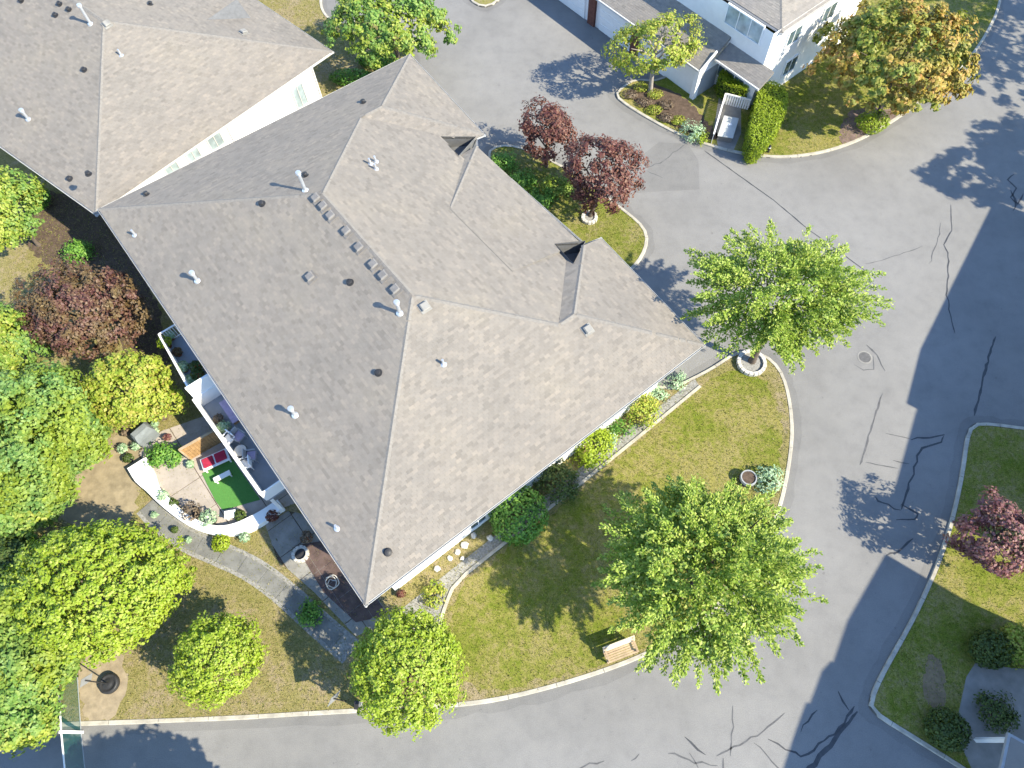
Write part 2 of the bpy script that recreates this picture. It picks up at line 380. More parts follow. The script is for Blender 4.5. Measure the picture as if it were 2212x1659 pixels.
def island(name, px, lawn, kerb=True, lift=.11):
    pts = smooth_line([P2(*p) for p in px], 2, True)
    o = MB(); n = len(pts)
    inner = inset([tuple(p) for p in pts], .17)
    o.prism([tuple(p) for p in inner], -.02, lift-.025)
    lo = tag(o.build(name, lawn), kind='structure')
    if kerb:
        k = MB(); ps = [tuple(p) for p in pts]
        s = sum(ps[i][0]*ps[(i+1) % n][1]-ps[(i+1) % n][0]*ps[i][1] for i in range(n))
        if s < 0: ps = ps[::-1]
        inn = inset(ps, .19); mid = inset(ps, .03)
        rings = [[(p[0], p[1], 0) for p in ps], [(p[0], p[1], lift-.03) for p in ps], [(p[0], p[1], lift) for p in mid], [(p[0], p[1], lift) for p in inn], [(p[0], p[1], 0) for p in inn]]
        vs = sum(rings, []); fs = []
        for r in range(4):
            for i in range(n): fs.append((r*n+i, r*n+(i+1) % n, (r+1)*n+(i+1) % n, (r+1)*n+i))
        k.add([(v[0], v[1], v[2]-.012 if v[2] > 0 else v[2]) for v in vs], fs); kb = tag(k.build('kerb', M['joint']), kind='structure')
        kerb_stones(ps, kb, lift)
        gl = MB(); r = np.random.default_rng(n); ou = [(p[0]+q[0], p[1]+q[1]) for p, q in zip(inset(ps, -.42), r.normal(0, .06, (n, 2)))]; inq = inset(ps, .02)
        gl.add([(*p, .003+.0004*(i % 3)) for i, p in enumerate(inq)]+[(*p, .003+.0004*(i % 4)) for i, p in enumerate(ou)], [(i, n+i, n+(i+1) % n, (i+1) % n) for i in range(n)]); gl.build('gutter_line', M['gutter_line'], road)
    return lo, [tuple(p) for p in inner]
I1 = [(-420, 1590), (-100, 1576), (200, 1567), (500, 1556), (740, 1541), (980, 1529), (1100, 1512), (1250, 1472), (1385, 1424), (1490, 1368), (1585, 1280),
      (1655, 1175), (1693, 1085), (1714, 960), (1712, 890), (1698, 820), (1674, 782), (1640, 760), (1590, 757), (1530, 800), (1400, 860), (1050, 600), (960, 330), (903, 200),
      (893, 120), (880, 62), (790, 40), (730, 55), (690, 20), (705, -60), (640, -120), (-700, -120), (-700, 700), (-560, 1300)]
lawn_main, poly_main = island('lawn', I1, M['lawn_dry'])
I2 = [(1045, 335), (1075, 312), (1130, 318), (1230, 365), (1330, 440), (1385, 482), (1402, 512), (1394, 548), (1370, 582), (1330, 610), (1240, 640), (1100, 520)]
lawn_ne, poly_ne = island('lawn', I2, M['lawn'])
I3 = [(1326, 205), (1345, 187), (1372, 170), (1425, 178), (1500, 120), (1560, 60), (1700, -60), (1900, -140), (2160, -150), (2170, 0), (2120, 100), (2060, 170), (1990, 222), (1910, 278),
      (1830, 318), (1740, 341), (1650, 343), (1560, 326), (1470, 297), (1390, 253), (1340, 222)]
lawn_town, poly_town = island('lawn', I3, M['lawn_green'])
I4 = [(2600, 960), (2230, 927), (2125, 912), (2096, 917), (2084, 945), (2076, 1010), (2060, 1090), (2040, 1165), (2008, 1250), (1960, 1350), (1905, 1445), (1874, 1512), (1880, 1540), (1960, 1590), (2040, 1640), (2180, 1730), (2600, 1800)]
lawn_east, poly_east = island('lawn', I4, M['lawn_green'])
I5 = [(1005, -4), (1046, 23), (1090, -4), (1110, -60), (1000, -60)]
island('lawn', I5, M['lawn'])
# second layers on the lawns: greener turf and bare earth, each a sheet just above
def layer(name, px, z, mat, it=2):
    pts = smooth_line([P2(*p) for p in px], it, True)
    if it > 1:                                   # ragged edge where turf gives out
        r = np.random.default_rng(int(px[0][0])); out = []
        for a, b in zip(pts, pts[1:]+pts[:1]):
            k = max(1, int(np.linalg.norm(b-a)/.22))
            out += [a+(b-a)*i/k+r.normal(0, .09, 2) for i in range(k)]
        pts = out
    o = MB().sheet([tuple(p) for p in pts], z)
    return tag(o.build(name, mat), kind='structure')
layer('lawn', [(985, 1275), (1060, 1215), (1180, 1120), (1330, 1000), (1500, 850), (1560, 800), (1625, 800), (1672, 850), (1690, 930), (1675, 1080), (1580, 1250), (1480, 1350), (1370, 1412), (1230, 1460), (1080, 1495), (1000, 1490), (960, 1400)], .0895, M['lawn_green'])
layer('garden_soil', [(150, 1000), (260, 930), (330, 960), (300, 1060), (290, 1130), (200, 1150), (120, 1120)], .0895, plain('tan_dry_turf', (.25, .205, .13), 1, .25, 2.2, bmp=.5))
layer('garden_soil', [(172, 1400), (260, 1395), (285, 1480), (250, 1560), (175, 1565)], .0895, plain('dry_earth', (.27, .22, .15), 1, .25, 3, bmp=.5))
layer('garden_soil', [(40, 420), (130, 410), (230, 470), (330, 620), (380, 800), (330, 900), (200, 600), (60, 560)], .0895, M['mulch'])
layer('garden_soil', [(1345, 205), (1380, 175), (1470, 200), (1560, 300), (1540, 312), (1440, 270)], .0895, M['mulch'])
layer('garden_soil', [(1820, 250), (1880, 230), (1950, 245), (1900, 282), (1835, 312), (1810, 310)], .0895, plain('bed_soil', (.16, .115, .10), 1, .3, 3, bmp=.4))
layer('garden_soil', [(2000, 1420), (2025, 1415), (2040, 1480), (2030, 1540), (2000, 1530), (1990, 1470)], .0895, plain('worn_earth', (.20, .15, .09), 1, .2, 3, bmp=.4))
layer('path', [(2093, 1425), (2150, 1440), (2260, 1450), (2300, 1700), (2110, 1690), (2060, 1580)], .0895, M['concrete'], 1)
layer('path', [(1560, 165), (1600, 175), (1600, 330), (1535, 318)], .0895, M['concrete'], 1)

# asphalt repairs, joint and crack sealing
tag(MB().sheet([P2(*p) for p in zc(1900, 0, 2.212, [(1120, 1290), (1260, 1180), (1500, 1190), (1590, 1330), (1600, 1570), (1080, 1600), (1000, 1500), (1180, 1400)])], .004).build('asphalt_patch', M['patch'], road))
def crack(name, pts, wd, mat=None, wob=.035):
    w2 = [P2(*p) for p in pts]; out = []
    for a, b in zip(w2[:-1], w2[1:]):
        k = max(2, int(np.linalg.norm(b-a)/.3))
        for i in range(k): out.append(a+(b-a)*i/k+rng.normal(0, wob, 2))
    out.append(w2[-1])
    wds = [wd*random.uniform(.6, 1.3) for _ in out]; wds[0] = wds[-1] = wd*.3
    L, R = ribbon(out, wds); n = len(L); o = MB()
    o.add([(p[0], p[1], .006) for p in L]+[(p[0], p[1], .006) for p in R], [(n+i, n+i+1, i+1, i) for i in range(n-1)])
    return o.build(name, mat or M['tar'], road)
g8, g4b, g8b, g7b, g4 = (2840, 700, 2.212), (2840, 1400, 2.212), (2840, 2130, 2.212), (1900, 2130, 2.212), (2840, 0, 2.212)
for g, pts, wd, mt in [
    (g8, [(1605, 150), (1612, 360), (1555, 480), (1592, 580), (1580, 740), (1572, 900), (1600, 1070), (1640, 1220)], .07, 0),
    (g8, [(1970, 1240), (1900, 1480), (1858, 1659), (1800, 1900)], .13, 0),
    (g4b, [(1040, 170), (950, 440), (850, 760)], .09, 1),
    (g4b, [(1070, 500), (1270, 545)], .06, 1),
    (g4b, [(1270, 545), (1430, 530), (1550, 505), (1520, 570), (1370, 620), (1330, 680), (1290, 830), (1240, 1000), (1195, 1130)], .12, 0),
    (g4b, [(890, 735), (1040, 765), (1170, 790)], .06, 1), (g4b, [(1120, 725), (1260, 750)], .08, 1),
    (g4b, [(1200, 1090), (1330, 1170), (1310, 1220), (1150, 1215)], .09, 0), (g4b, [(970, 1030), (1040, 1070), (1190, 1135)], .10, 0),
    (g4b, [(1290, 1370), (1160, 1480), (1070, 1510)], .11, 0),
    (g8b, [(670, 1025), (760, 1180)], .11, 0), (g8b, [(810, 1140), (640, 1370), (380, 1560), (240, 1500), (90, 1420)], .10, 0),
    (g8b, [(830, 1190), (650, 1420), (430, 1659), (300, 1800)], .19, 0), (g8b, [(490, 1180), (360, 1360)], .07, 0), (g8b, [(220, 1210), (0, 1390), (-340, 1560)], .06, 1),
    (g7b, [(1885, 1140), (1855, 1560)], .07, 1), (g7b, [(1480, 1400), (1650, 1550)], .09, 0), (g7b, [(1330, 1530), (1560, 1610), (1750, 1640)], .07, 1),
    (g7b, [(1520, 1530), (1590, 1659)], .08, 1), (g7b, [(1795, 1580), (1800, 1700)], .10, 1), (g7b, [(2050, 1450), (2212, 1610), (2400, 1760)], .06, 1),
    (g7b, [(560, 1670), (810, 1600)], .09, 1), (g7b, [(1040, 1600), (1100, 1540)], .06, 1),
    (g4, [(2130, 1440), (2070, 1490), (2150, 1560), (2100, 1640), (2180, 1700)], .10, 0), (g8, [(2100, 30), (2150, 130), (2120, 200)], .12, 0), (g8, [(2200, 60), (2150, 160)], .09, 0),
    (g8, [(890, 1310), (990, 1390), (1060, 1530)], .09, 1), (g8, [(800, 1470), (880, 1520), (970, 1510), (960, 1400)], .05, 1),
    (g8, [(900, 640), (1100, 590), (1370, 490)], .05, 1), (g8, [(1430, 640), (1500, 420), (1520, 300)], .05, 1),
    ((1900, 0, 2.212), [(1100, 1420), (1300, 1330), (1490, 1190)], .06, 1), ((1900, 0, 2.212), [(1170, 1420), (1230, 1450), (1300, 1480)], .04, 1)]:
    crack('crack_sealant', zc(*g, pts), wd, M['tar_thin'] if mt else M['tar'])
crack('pavement_joint', zc(1900, 0, 2.212, [(1640, 1250), (2212, 1659)])+zc(*g8, [(430, 360), (900, 700)]), .07, M['tar'], .008)
mc = thing('manhole_cover', 'round grey iron cover set in the road beside the white ringed tree', 'manhole cover', P(1868, 772, 0))
MB().lathe(P(1868, 772, 0), [(.42, -.01), (.42, .012), (.34, .014)], 28).build('frame', M['concrete'], mc)
c_ = MB().lathe(P(1868, 772, 0), [(.335, .005), (.335, .018)], 24)
for i in range(-3, 4): c_.box(P(1868, 772, 0)+[i*.08, 0, .019], (.03, .62*math.sqrt(max(.1, 1-(i*.08/.33)**2)), .006))
c_.build('cover', M['steel'], mc)

# ------------------------------------------------------------------ roofs: each block is a hip of planes; the highest block wins
class Block:
    def __init__(s, foot, planes): s.foot = [tuple(p) for p in foot]; s.pl = planes    # planes: (a,b,c): z = a*x+b*y+c
def plane(p, q, inside, z0, k):                 # eave line p-q
    p, q, inside = [np.asarray(t, float)[:2] for t in (p, q, inside)]
    n = perp(unit(q-p))
    if n.dot(inside-p) < 0: n = -n
    return (k*n[0], k*n[1], z0-k*n.dot(p)), unit(q-p), n
def roof_faces(blocks, holes=()):
    res = []
    for bi, b in enumerate(blocks):
        for i, (pi, e, n) in enumerate(b.pl):
            poly = b.foot
            for j, (pj, _, _) in enumerate(b.pl):
                if j != i: poly = clip(poly, pj[0]-pi[0], pj[1]-pi[1], pj[2]-pi[2])
                if len(poly) < 3: break
            pieces = [poly] if len(poly) > 2 else []
            for ci, c in enumerate(blocks):
                if ci == bi: continue
                eps = 1e-4 if ci < bi else -1e-4
                hp = []
                m = len(c.foot); sg = sum(c.foot[k][0]*c.foot[(k+1) % m][1]-c.foot[(k+1) % m][0]*c.foot[k][1] for k in range(m))
                for k in range(m):
                    a, d = np.array(c.foot[k]), np.array(c.foot[(k+1) % m])-np.array(c.foot[k]); nn = perp(unit(d))*(1 if sg > 0 else -1)
                    hp.append((nn[0], nn[1], -nn.dot(a)))
                for pj, _, _ in c.pl: hp.append((pj[0]-pi[0], pj[1]-pi[1], pj[2]-pi[2]+eps))
                new = []
                for pc in pieces:
                    cur = pc
                    for h in hp:
                        out = clip(cur, -h[0], -h[1], -h[2])
                        if area(out) > .01: new.append(out)
                        cur = clip(cur, *h)
                        if area(cur) < .01: break
                pieces = new
            for hole in holes:
                m = len(hole); sg = sum(hole[k][0]*hole[(k+1) % m][1]-hole[(k+1) % m][0]*hole[k][1] for k in range(m)); new = []
                for pc in pieces:
                    cur = pc
                    for k in range(m):
                        a = np.array(hole[k]); nn = perp(unit(np.array(hole[(k+1) % m])-a))*(1 if sg > 0 else -1); h = (nn[0], nn[1], -nn.dot(a))
                        out = clip(cur, -h[0], -h[1], -h[2])
                        if area(out) > .003: new.append(out)
                        cur = clip(cur, *h)
                        if area(cur) < .003: break
                pieces = new
            res += [(p, pi, e, n) for p in pieces if area(p) > .003]
    return res
def shingles(faces, expo=.15, tab=.30, thick=.010):
    V = []; Q = []; groups = {}
    for poly, pl, e, n in faces: groups.setdefault(tuple(round(c, 6) for c in pl), []).append((poly, pl, e, n))
    for grp in groups.values():
        _, pl, e, n = grp[0]
        zf = lambda x: pl[0]*x[0]+pl[1]*x[1]+pl[2]
        k = math.hypot(pl[0], pl[1]); ex = expo/math.sqrt(1+k*k)
        polys = [[(np.dot(p, e), np.dot(p, n)) for p in g[0]] for g in grp]
        s0 = min(p[1] for q in polys for p in q); s1 = max(p[1] for q in polys for p in q)
        def spans(s):
            iv = []
            for pts in polys:
                xs = []
                for i in range(len(pts)):
                    a, b = pts[i], pts[(i+1) % len(pts)]
                    if abs(a[1]-b[1]) < 1e-9: continue
                    if min(a[1], b[1]) <= s <= max(a[1], b[1]): xs.append(a[0]+(b[0]-a[0])*(s-a[1])/(b[1]-a[1]))
                if len(xs) > 1 and max(xs)-min(xs) > .005: iv.append([min(xs), max(xs)])
            iv.sort(); out = []
            for a, b in iv:
                if out and a-out[-1][1] < .03: out[-1][1] = max(out[-1][1], b)
                else: out.append([a, b])
            return out
        for r in range(math.floor(s0/ex), int(s1/ex)+1):
            lo, hi = max(r*ex, s0+1e-4), min((r+1)*ex, s1-1e-4)
            if hi-lo < .004: continue
            As, Bs, Ms = spans(lo+1e-5), spans(hi-1e-5), spans((lo+hi)/2)
            if len(As) != len(Ms): As = Ms
            if len(Bs) != len(Ms): Bs = Ms
            off = ((r*0.6180339) % 1)*tab
            for A, B in zip(As, Bs):
                x = math.floor((min(A[0], B[0])-off)/tab)*tab+off
                while x < max(A[1], B[1]):
                    x0, x1 = x+.003, x+tab-.003
                    l0, l1 = min(max(x0, A[0]), A[1]), min(max(x1, A[0]), A[1])
                    u0, u1 = min(max(x0, B[0]), B[1]), min(max(x1, B[0]), B[1])
                    if l1-l0 > .01 or u1-u0 > .01:
                        b = len(V); t = thick*random.uniform(.6, 1.4)
                        for xx, ss, dz in ((l0, lo, t), (l1, lo, t), (u1, hi, .004), (u0, hi, .004), (l0, lo, -.01), (l1, lo, -.01)):
                            q = e*xx+n*ss; V.append((q[0], q[1], zf(q)+dz+.012))
                        Q += [(b, b+1, b+2, b+3), (b+4, b+5, b+1, b)]
                    x += tab
    Q = np.array(Q); V = np.array(V)
    a = V[Q[::2, 1]]-V[Q[::2, 0]]; c = V[Q[::2, 2]]-V[Q[::2, 0]]
    z = np.cross(a, c)[:, 2] < 0
    Q[::2][z] = Q[::2][z][:, ::-1]
    return V, Q
def ridge_caps(segs, wd=.25, step=.27):
    o = MB()
    for a, b in segs:
        a, b = np.asarray(a, float), np.asarray(b, float); L = np.linalg.norm(b-a)
        if L < .3: continue
        d = (b-a)/L; sx = unit(np.cross(d, [0, 0, 1])); k = int(L/step)
        for i in range(k):
            p, q = a+d*i*step, a+d*min(L, (i+1.15)*step)
            h0, h1 = .038+random.uniform(0, .006), .028
            dr = wd*.19
            o.add([p+sx*wd/2+[0, 0, h0-dr], p+[0, 0, h0+.012], p-sx*wd/2+[0, 0, h0-dr], q+sx*wd/2+[0, 0, h1-dr], q+[0, 0, h1+.012], q-sx*wd/2+[0, 0, h1-dr], p+sx*wd/2+[0, 0, h0-dr-.02], p-sx*wd/2+[0, 0, h0-dr-.02]],
                  [(0, 1, 4, 3), (1, 2, 5, 4), (6, 7, 2, 1, 0)])
    return o
def shared_edges(faces):                        # convex edges where two planes meet -> hips and ridges
    segs = []
    for i in range(len(faces)):
        for j in range(i+1, len(faces)):
            pi, pj = faces[i][1], faces[j][1]
            a, b, c = pi[0]-pj[0], pi[1]-pj[1], pi[2]-pj[2]
            nn = math.hypot(a, b)
            if nn < 1e-3: continue
            on = []
            for f in (faces[i], faces[j]):
                pts = [p for p in f[0] if abs(a*p[0]+b*p[1]+c)/nn < .02]
                if len(pts) < 2: on = None; break
                d = np.array([-b, a])/nn; ts = [np.dot(p, d) for p in pts]; on.append((min(ts), max(ts)))
            if not on: continue
            lo, hi = max(on[0][0], on[1][0]), min(on[0][1], on[1][1])
            if hi-lo < .25: continue
            ci = np.mean(faces[i][0], axis=0); zi = pi[0]*ci[0]+pi[1]*ci[1]+pi[2]; zj = pj[0]*ci[0]+pj[1]*ci[1]+pj[2]
            if zi > zj: continue                # valley
            d = np.array([-b, a])/nn; o = np.array([a, b])*(-c/nn**2)
            A, B = o+d*lo, o+d*hi
            zz = lambda q: pi[0]*q[0]+pi[1]*q[1]+pi[2]
            A3, B3 = np.array([*A, zz(A)]), np.array([*B, zz(B)])
            segs.append((A3, B3) if A3[2] < B3[2] else (B3, A3))
    return segs
def add_roof(house, blocks, outline, z_eave, smat, gutter=True, wall_mat=None, overhang=.75, wall=True, holes=(), wall_outline=None):
    fs = roof_faces(blocks, holes)
    o = MB()
    for poly, pl, e, n in fs:
        pz = lambda p: pl[0]*p[0]+pl[1]*p[1]+pl[2]
        a = sum(poly[i][0]*poly[(i+1) % len(poly)][1]-poly[(i+1) % len(poly)][0]*poly[i][1] for i in range(len(poly)))
        pp = poly if a > 0 else poly[::-1]; k = len(pp)
        o.add([(p[0], p[1], pz(p)-.004) for p in pp]+[(p[0], p[1], pz(p)-.14) for p in pp],
              [tuple(range(k)), tuple(range(2*k-1, k-1, -1))]+[(i+k, (i+1) % k+k, (i+1) % k, i) for i in range(k)])
    roof = o.build('roof', M['deckroof'], house)
    V, Q = shingles(fs)
    tag(np_mesh('shingles', V, Q, smat, roof), kind='stuff')
    tag(ridge_caps(shared_edges(fs)).build('ridge_caps', M['cap'], roof), kind='stuff')
    n = len(outline)
    if gutter:
        s = sum(outline[i][0]*outline[(i+1) % n][1]-outline[(i+1) % n][0]*outline[i][1] for i in range(n))
        out = outline if s > 0 else outline[::-1]
        for i in range(n):
            a, b = np.array(out[i], float), np.array(out[(i+1) % n], float)
            if np.linalg.norm(b-a) < .3: continue
            d = unit(b-a); nn = -perp(d)
            g = MB()
            prof = [(0, -.03), (0, -.14), (.065, -.14), (.08, -.03), (.07, -.03), (.055, -.12), (.01, -.12), (.01, -.03)]
            m = len(prof); vs = []
            for q, ext in ((a-d*.1, 0), (b+d*.1, 0)):
                for x, z in prof: vs.append((*(q+nn*x), z_eave+z))
            g.add(vs, [(j, (j+1) % m, m+(j+1) % m, m+j) for j in range(m)]+[tuple(range(m))[::-1], tuple(range(m, 2*m))])
            g.build('gutter', M['gutter'], house)
    if wall:
        wl = inset([tuple(p) for p in (wall_outline or outline)], overhang); k = len(wl); v = MB()
        v.add([(p[0], p[1], 0) for p in wl]+[(p[0], p[1], z_eave+.12) for p in wl], [(i, (i+1) % k, k+(i+1) % k, k+i) for i in range(k)])
        v.build('wall', wall_mat or M['stucco'], house)
        return roof, fs, wl
    return roof, fs, None
def roof_z(fs, x, y):
    for poly, pl, e, n in fs:
        if in_poly(np.array([x]), np.array([y]), poly)[0]: return pl[0]*x+pl[1]*y+pl[2], pl
    return None
def on_roof(fs, u, v, zguess=7.):               # the roof point seen in a frame pixel
    z = zguess
    for _ in range(25):
        p = P(u, v, z); r = roof_z(fs, p[0], p[1])
        if r is None: return np.array([*p[:2], z]), (0, 0, 0)
        if abs(r[0]-z) < .002: break
        z = .5*z+.5*r[0]
    return np.array([p[0], p[1], r[0]]), r[1]
# vent meshes, shared
def box_vent_mesh(sz=.42):
    o = MB(); o.box((0, 0, .02), (sz*1.35, sz*1.35, .02)); o.box((0, 0, .09), (sz*.7, sz*.7, .14))
    o.add([(-sz/2, -sz/2, .15), (sz/2, -sz/2, .15), (sz/2, sz/2, .15), (-sz/2, sz/2, .15), (-sz*.38, -sz*.38, .21), (sz*.38, -sz*.38, .21), (sz*.38, sz*.38, .21), (-sz*.38, sz*.38, .21)],
          [(3, 2, 1, 0), (4, 5, 6, 7), (0, 1, 5, 4), (1, 2, 6, 5), (2, 3, 7, 6), (3, 0, 4, 7)]); return o
VENT = box_vent_mesh().mesh('roof_vent'); VENT.materials.append(M['vent'])
VENT_PALE = box_vent_mesh(.40).mesh('roof_vent_pale'); VENT_PALE.materials.append(M['concrete'])
VENT_DARK = MB().lathe((0, 0, 0), [(.19, .0), (.19, .02), (.09, .04), (.09, .13), (.145, .14), (.13, .18), (.04, .20)], 14).mesh('roof_vent_dark'); VENT_DARK.materials.append(M['dark'])
STUB = MB().lathe((0, 0, 0), [(.16, 0), (.16, .015), (.07, .06), (.055, .42), (.045, .42)], 12).mesh('plumbing_stack'); STUB.materials.append(M['metal'])
def flue_mesh(h):
    m = MB().lathe((0, 0, 0), [(.19, -.05), (.17, .05), (.085, .12), (.08, h-.22), (.115, h-.2), (.115, h-.17), (.085, h-.15), (.085, h-.1), (.15, h-.08), (.13, h-.02), (.04, h)], 16).mesh('flue_pipe')
    m.materials.append(M['metal']); return m
FLUE = {h: flue_mesh(h) for h in (.8, 1.0, 1.35)}
def vents(roof, fs, lst, ang):
    for kind, u, v in lst:
        p, pl = on_roof(fs, u, v)
        nrm = Vector((-pl[0], -pl[1], 1)).normalized()
        if kind in ('box', 'pale', 'dark'):
            rot = (Vector((0, 0, 1)).rotation_difference(nrm)).to_matrix().to_4x4() @ Matrix.Rotation(ang, 4, 'Z')
            place('roof_vent', {'box': VENT, 'pale': VENT_PALE, 'dark': VENT_DARK}[kind], p+[0, 0, .02], parent=roof, rot=rot)
        elif kind == 'stub': place('plumbing_stack', STUB, p, parent=roof)
        else: place('flue_pipe', FLUE[kind], p, parent=roof)

def area_sign(p): return sum(p[i][0]*p[(i+1) % len(p)][1]-p[(i+1) % len(p)][0]*p[i][1] for i in range(len(p)))
def roof_z_any(fs, q):                          # height of the nearest roof piece
    best = None
    for poly, pl, e, n in fs:
        d = min(np.linalg.norm(np.array(p)-q) for p in poly); c = np.mean(poly, axis=0)
        z = pl[0]*q[0]+pl[1]*q[1]+pl[2]
        if best is None or d < best[0]: best = (d, z)
    return best[1]
# ------------------------------------------------------------------ the main house
HE, KP = 5.6, .315
A, B, C, E_ = [P2(*p, HE) for p in ((213, 452), (885, 118), (1520, 745), (790, 1305))]
W1, W2 = P2(1045, 290, HE), P2(1298, 515, HE)
ctr = (A+B+C+E_)/4
vdir = unit(unit(B-A)+unit(C-E_))               # towards the garage side
rec_p, rec_q = P2(990, 341, HE), P2(1238, 575, HE); rd = unit(rec_q-rec_p)
mid_p, mid_q = P2(1030, 322, HE), P2(1252, 529, HE); md = unit(mid_q-mid_p)
iB, iC = isect(A, B-A, rec_p, rd), isect(C, C-E_, rec_p, rd)
pSW, pNW, pSE = plane(E_, A, ctr, HE, KP), plane(A, B, ctr, HE, KP), plane(C, E_, ctr, HE, KP)
pNE = plane(mid_p, mid_q, ctr, HE, KP)
main_b = Block([A, iB, iC, E_], [pSW, pNW, pNE, pSE])
i1 = isect(W1, vdir, rec_p, rd); i4 = isect(W2, vdir, rec_p, rd)
back = -vdir*9
w1_b = Block([B, W1, W1+back, B+back*.999], [pNW, plane(B, W1, ctr, HE, KP), plane(W1, W1+back, B, HE, KP)])
w1_b.foot = [tuple(B), tuple(W1), tuple(W1+back), tuple(isect(W1+back, perp(vdir), A, B-A))]
w2_b = Block([W2, C, isect(W2+back, perp(vdir), C, C-E_), W2+back], [pSE, plane(W2, C, ctr, HE, KP), plane(W2, W2+back, C, HE+.38, KP)])
m_end = mid_q
mb_back = -vdir*4.4
kmid = (KP*4.4-.22)/4.4
mid_b = Block([mid_p, m_end, m_end+mb_back, mid_p+mb_back], [plane(mid_p, mid_q, ctr, HE+.22, kmid), plane(mid_p, mid_p+mb_back, m_end, HE+.22, KP)])
i2 = isect(mid_p, vdir, rec_p, rd); i3 = isect(m_end, vdir, rec_p, rd)
house = thing('townhouse', 'large hipped grey shingle roof house with a row of eight box vents below its ridge', 'house', (*ctr, 0))
outline = [A, B, W1, i1, i2, mid_p, m_end, i3, i4, W2, C, E_]
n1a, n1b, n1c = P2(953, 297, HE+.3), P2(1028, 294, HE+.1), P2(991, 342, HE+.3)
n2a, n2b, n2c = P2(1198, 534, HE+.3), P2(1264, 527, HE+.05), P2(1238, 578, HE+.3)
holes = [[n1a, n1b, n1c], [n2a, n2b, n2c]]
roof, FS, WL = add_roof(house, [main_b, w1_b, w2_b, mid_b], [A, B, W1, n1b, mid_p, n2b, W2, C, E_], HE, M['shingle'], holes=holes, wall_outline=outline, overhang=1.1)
for h in holes:                                  # added pits, sunk and coloured dark to stand in for shade by the eaves
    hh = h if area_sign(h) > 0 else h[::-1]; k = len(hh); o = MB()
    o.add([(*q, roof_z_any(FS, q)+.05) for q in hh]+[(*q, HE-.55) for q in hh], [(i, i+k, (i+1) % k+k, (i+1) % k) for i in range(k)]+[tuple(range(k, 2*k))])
    o.build('shade_pit', M['roof_shade'], house)
ANG = math.atan2(*(C-B)[::-1])
vents(roof, FS, [('box', 684, 430), ('box', 700, 447), ('box', 716, 468), ('box', 750, 501), ('box', 777, 536), ('box', 808, 573), ('box', 829, 597), ('box', 855, 627),
                 (1.35, 660, 412), (1.0, 864, 677), (.8, 638, 897), (.8, 427, 607), ('dark', 567, 441), ('dark', 317, 421), ('box', 672, 600), ('dark', 757, 611), ('dark', 818, 806),
                 ('stub', 292, 508), ('dark', 785, 222), ('pale', 917, 664), ('pale', 1269, 713), ('stub', 958, 787), ('dark', 838, 1193), ('stub', 729, 1141), ('dark', 660, 380),
                 ('stub', 800, 355), ('stub', 812, 350), ('stub', 812, 366)], ANG)
# windows on the sunny south-east wall
def window(parent, p, d, n, z0, wd, ht, name='window', glass='glass', panes=2, frame='white'):
    p, d, n = np.asarray(p, float), unit(d), unit(n)
    rz = math.atan2(d[1], d[0])
    o = MB()
    for s in (-1, 1): o.box((*(p+d*s*(wd/2)), z0+ht/2), (.08, .12, ht+.08), rz)
    for z in (z0, z0+ht): o.box((*(p+n*.004), z), (wd-.08, .125, .08), rz)
    for i in range(1, panes): o.box((*(p+d*(-wd/2+wd*i/panes)+n*.002), z0+ht/2), (.05, .10, ht-.08), rz)
    f = o.build(name, M[frame], parent)
    for i in range(panes):
        c = p+d*(-wd/2+wd*(i+.5)/panes)
        MB().box((*(c+n*.01), z0+ht/2), (wd/panes-.08, .03, ht-.1), rz).build('pane', M[glass], f)
    return f
dSE = unit(E_-C); nSE = perp(dSE)
if nSE.dot(ctr-C) > 0: nSE = -nSE
wallC = min(WL, key=lambda q: np.linalg.norm(q-C)); wallE = min(WL, key=lambda q: np.linalg.norm(q-E_))
LSE = np.linalg.norm(wallE-wallC)
for t, z0, wd, ht in [(3.2, 1.0, 1.6, 1.2), (10.5, .9, 1.6, 1.2), (LSE-5.2, .6, 1.0, 1.4)]:
    window(house, wallC+dSE*t, dSE, nSE, z0, wd, ht)
# garage doors below the two wings
for a, b in ((B, W1), (W2, C)):
    d = unit(b-a); n = perp(d)
    if n.dot(ctr-a) > 0: n = -n
    m = (a+b)/2-n*.75
    g = MB().box((*(m+n*.02), 1.2), (4.8, .08, 2.4), math.atan2(d[1], d[0])).build('garage_door', M['white'], house)
    for i in range(4): MB().box((*(m+n*.07), .35+i*.58), (4.7, .03, .5), math.atan2(d[1], d[0])).build('door_panel', M['white'], g)

# ------------------------------------------------------------------ the neighbour house, touching corner to corner
NEV = 4.3
N1, N2, N0 = P2(207, 462, NEV), P2(717, 111, NEV), P2(0, 315, NEV)
d1, d0 = unit(N2-N1), unit(N0-N1)
N3 = N1+d0*27; N4 = N2+perp(d1)*27
if np.dot(N4-N2, d0) < 0: N4 = N2-perp(d1)*27
nctr = (N1+N2+N3+N4)/4
nb = Block([N1, N2, N4, N3], [plane(N1, N2, nctr, NEV, KP), plane(N2, N4, nctr, NEV, KP), plane(N3, N1, nctr, NEV, KP), plane(N4, N3, nctr, NEV, KP)])
nhouse = thing('townhouse', 'neighbouring grey shingle house whose long white side wall faces the driveway gap', 'house', (*nctr, 0))
nroof, NFS, NWL = add_roof(nhouse, [nb], [N1, N2, N4, N3], NEV, M['shingle2'], overhang=1.15)
vents(nroof, NFS, [(1.35, 196, 52), (.8, 62, 258), ('dark', 183, 152), ('dark', 192, 377), ('dark', 152, 387), ('dark', 121, 34), ('dark', 150, 22), ('dark', 130, 10), ('dark', 47, 3), ('pale', 232, 54), ('pale', 527, 72), ('stub', 262, 120), ('dark', 325, 10)], math.atan2(d1[1], d1[0]))
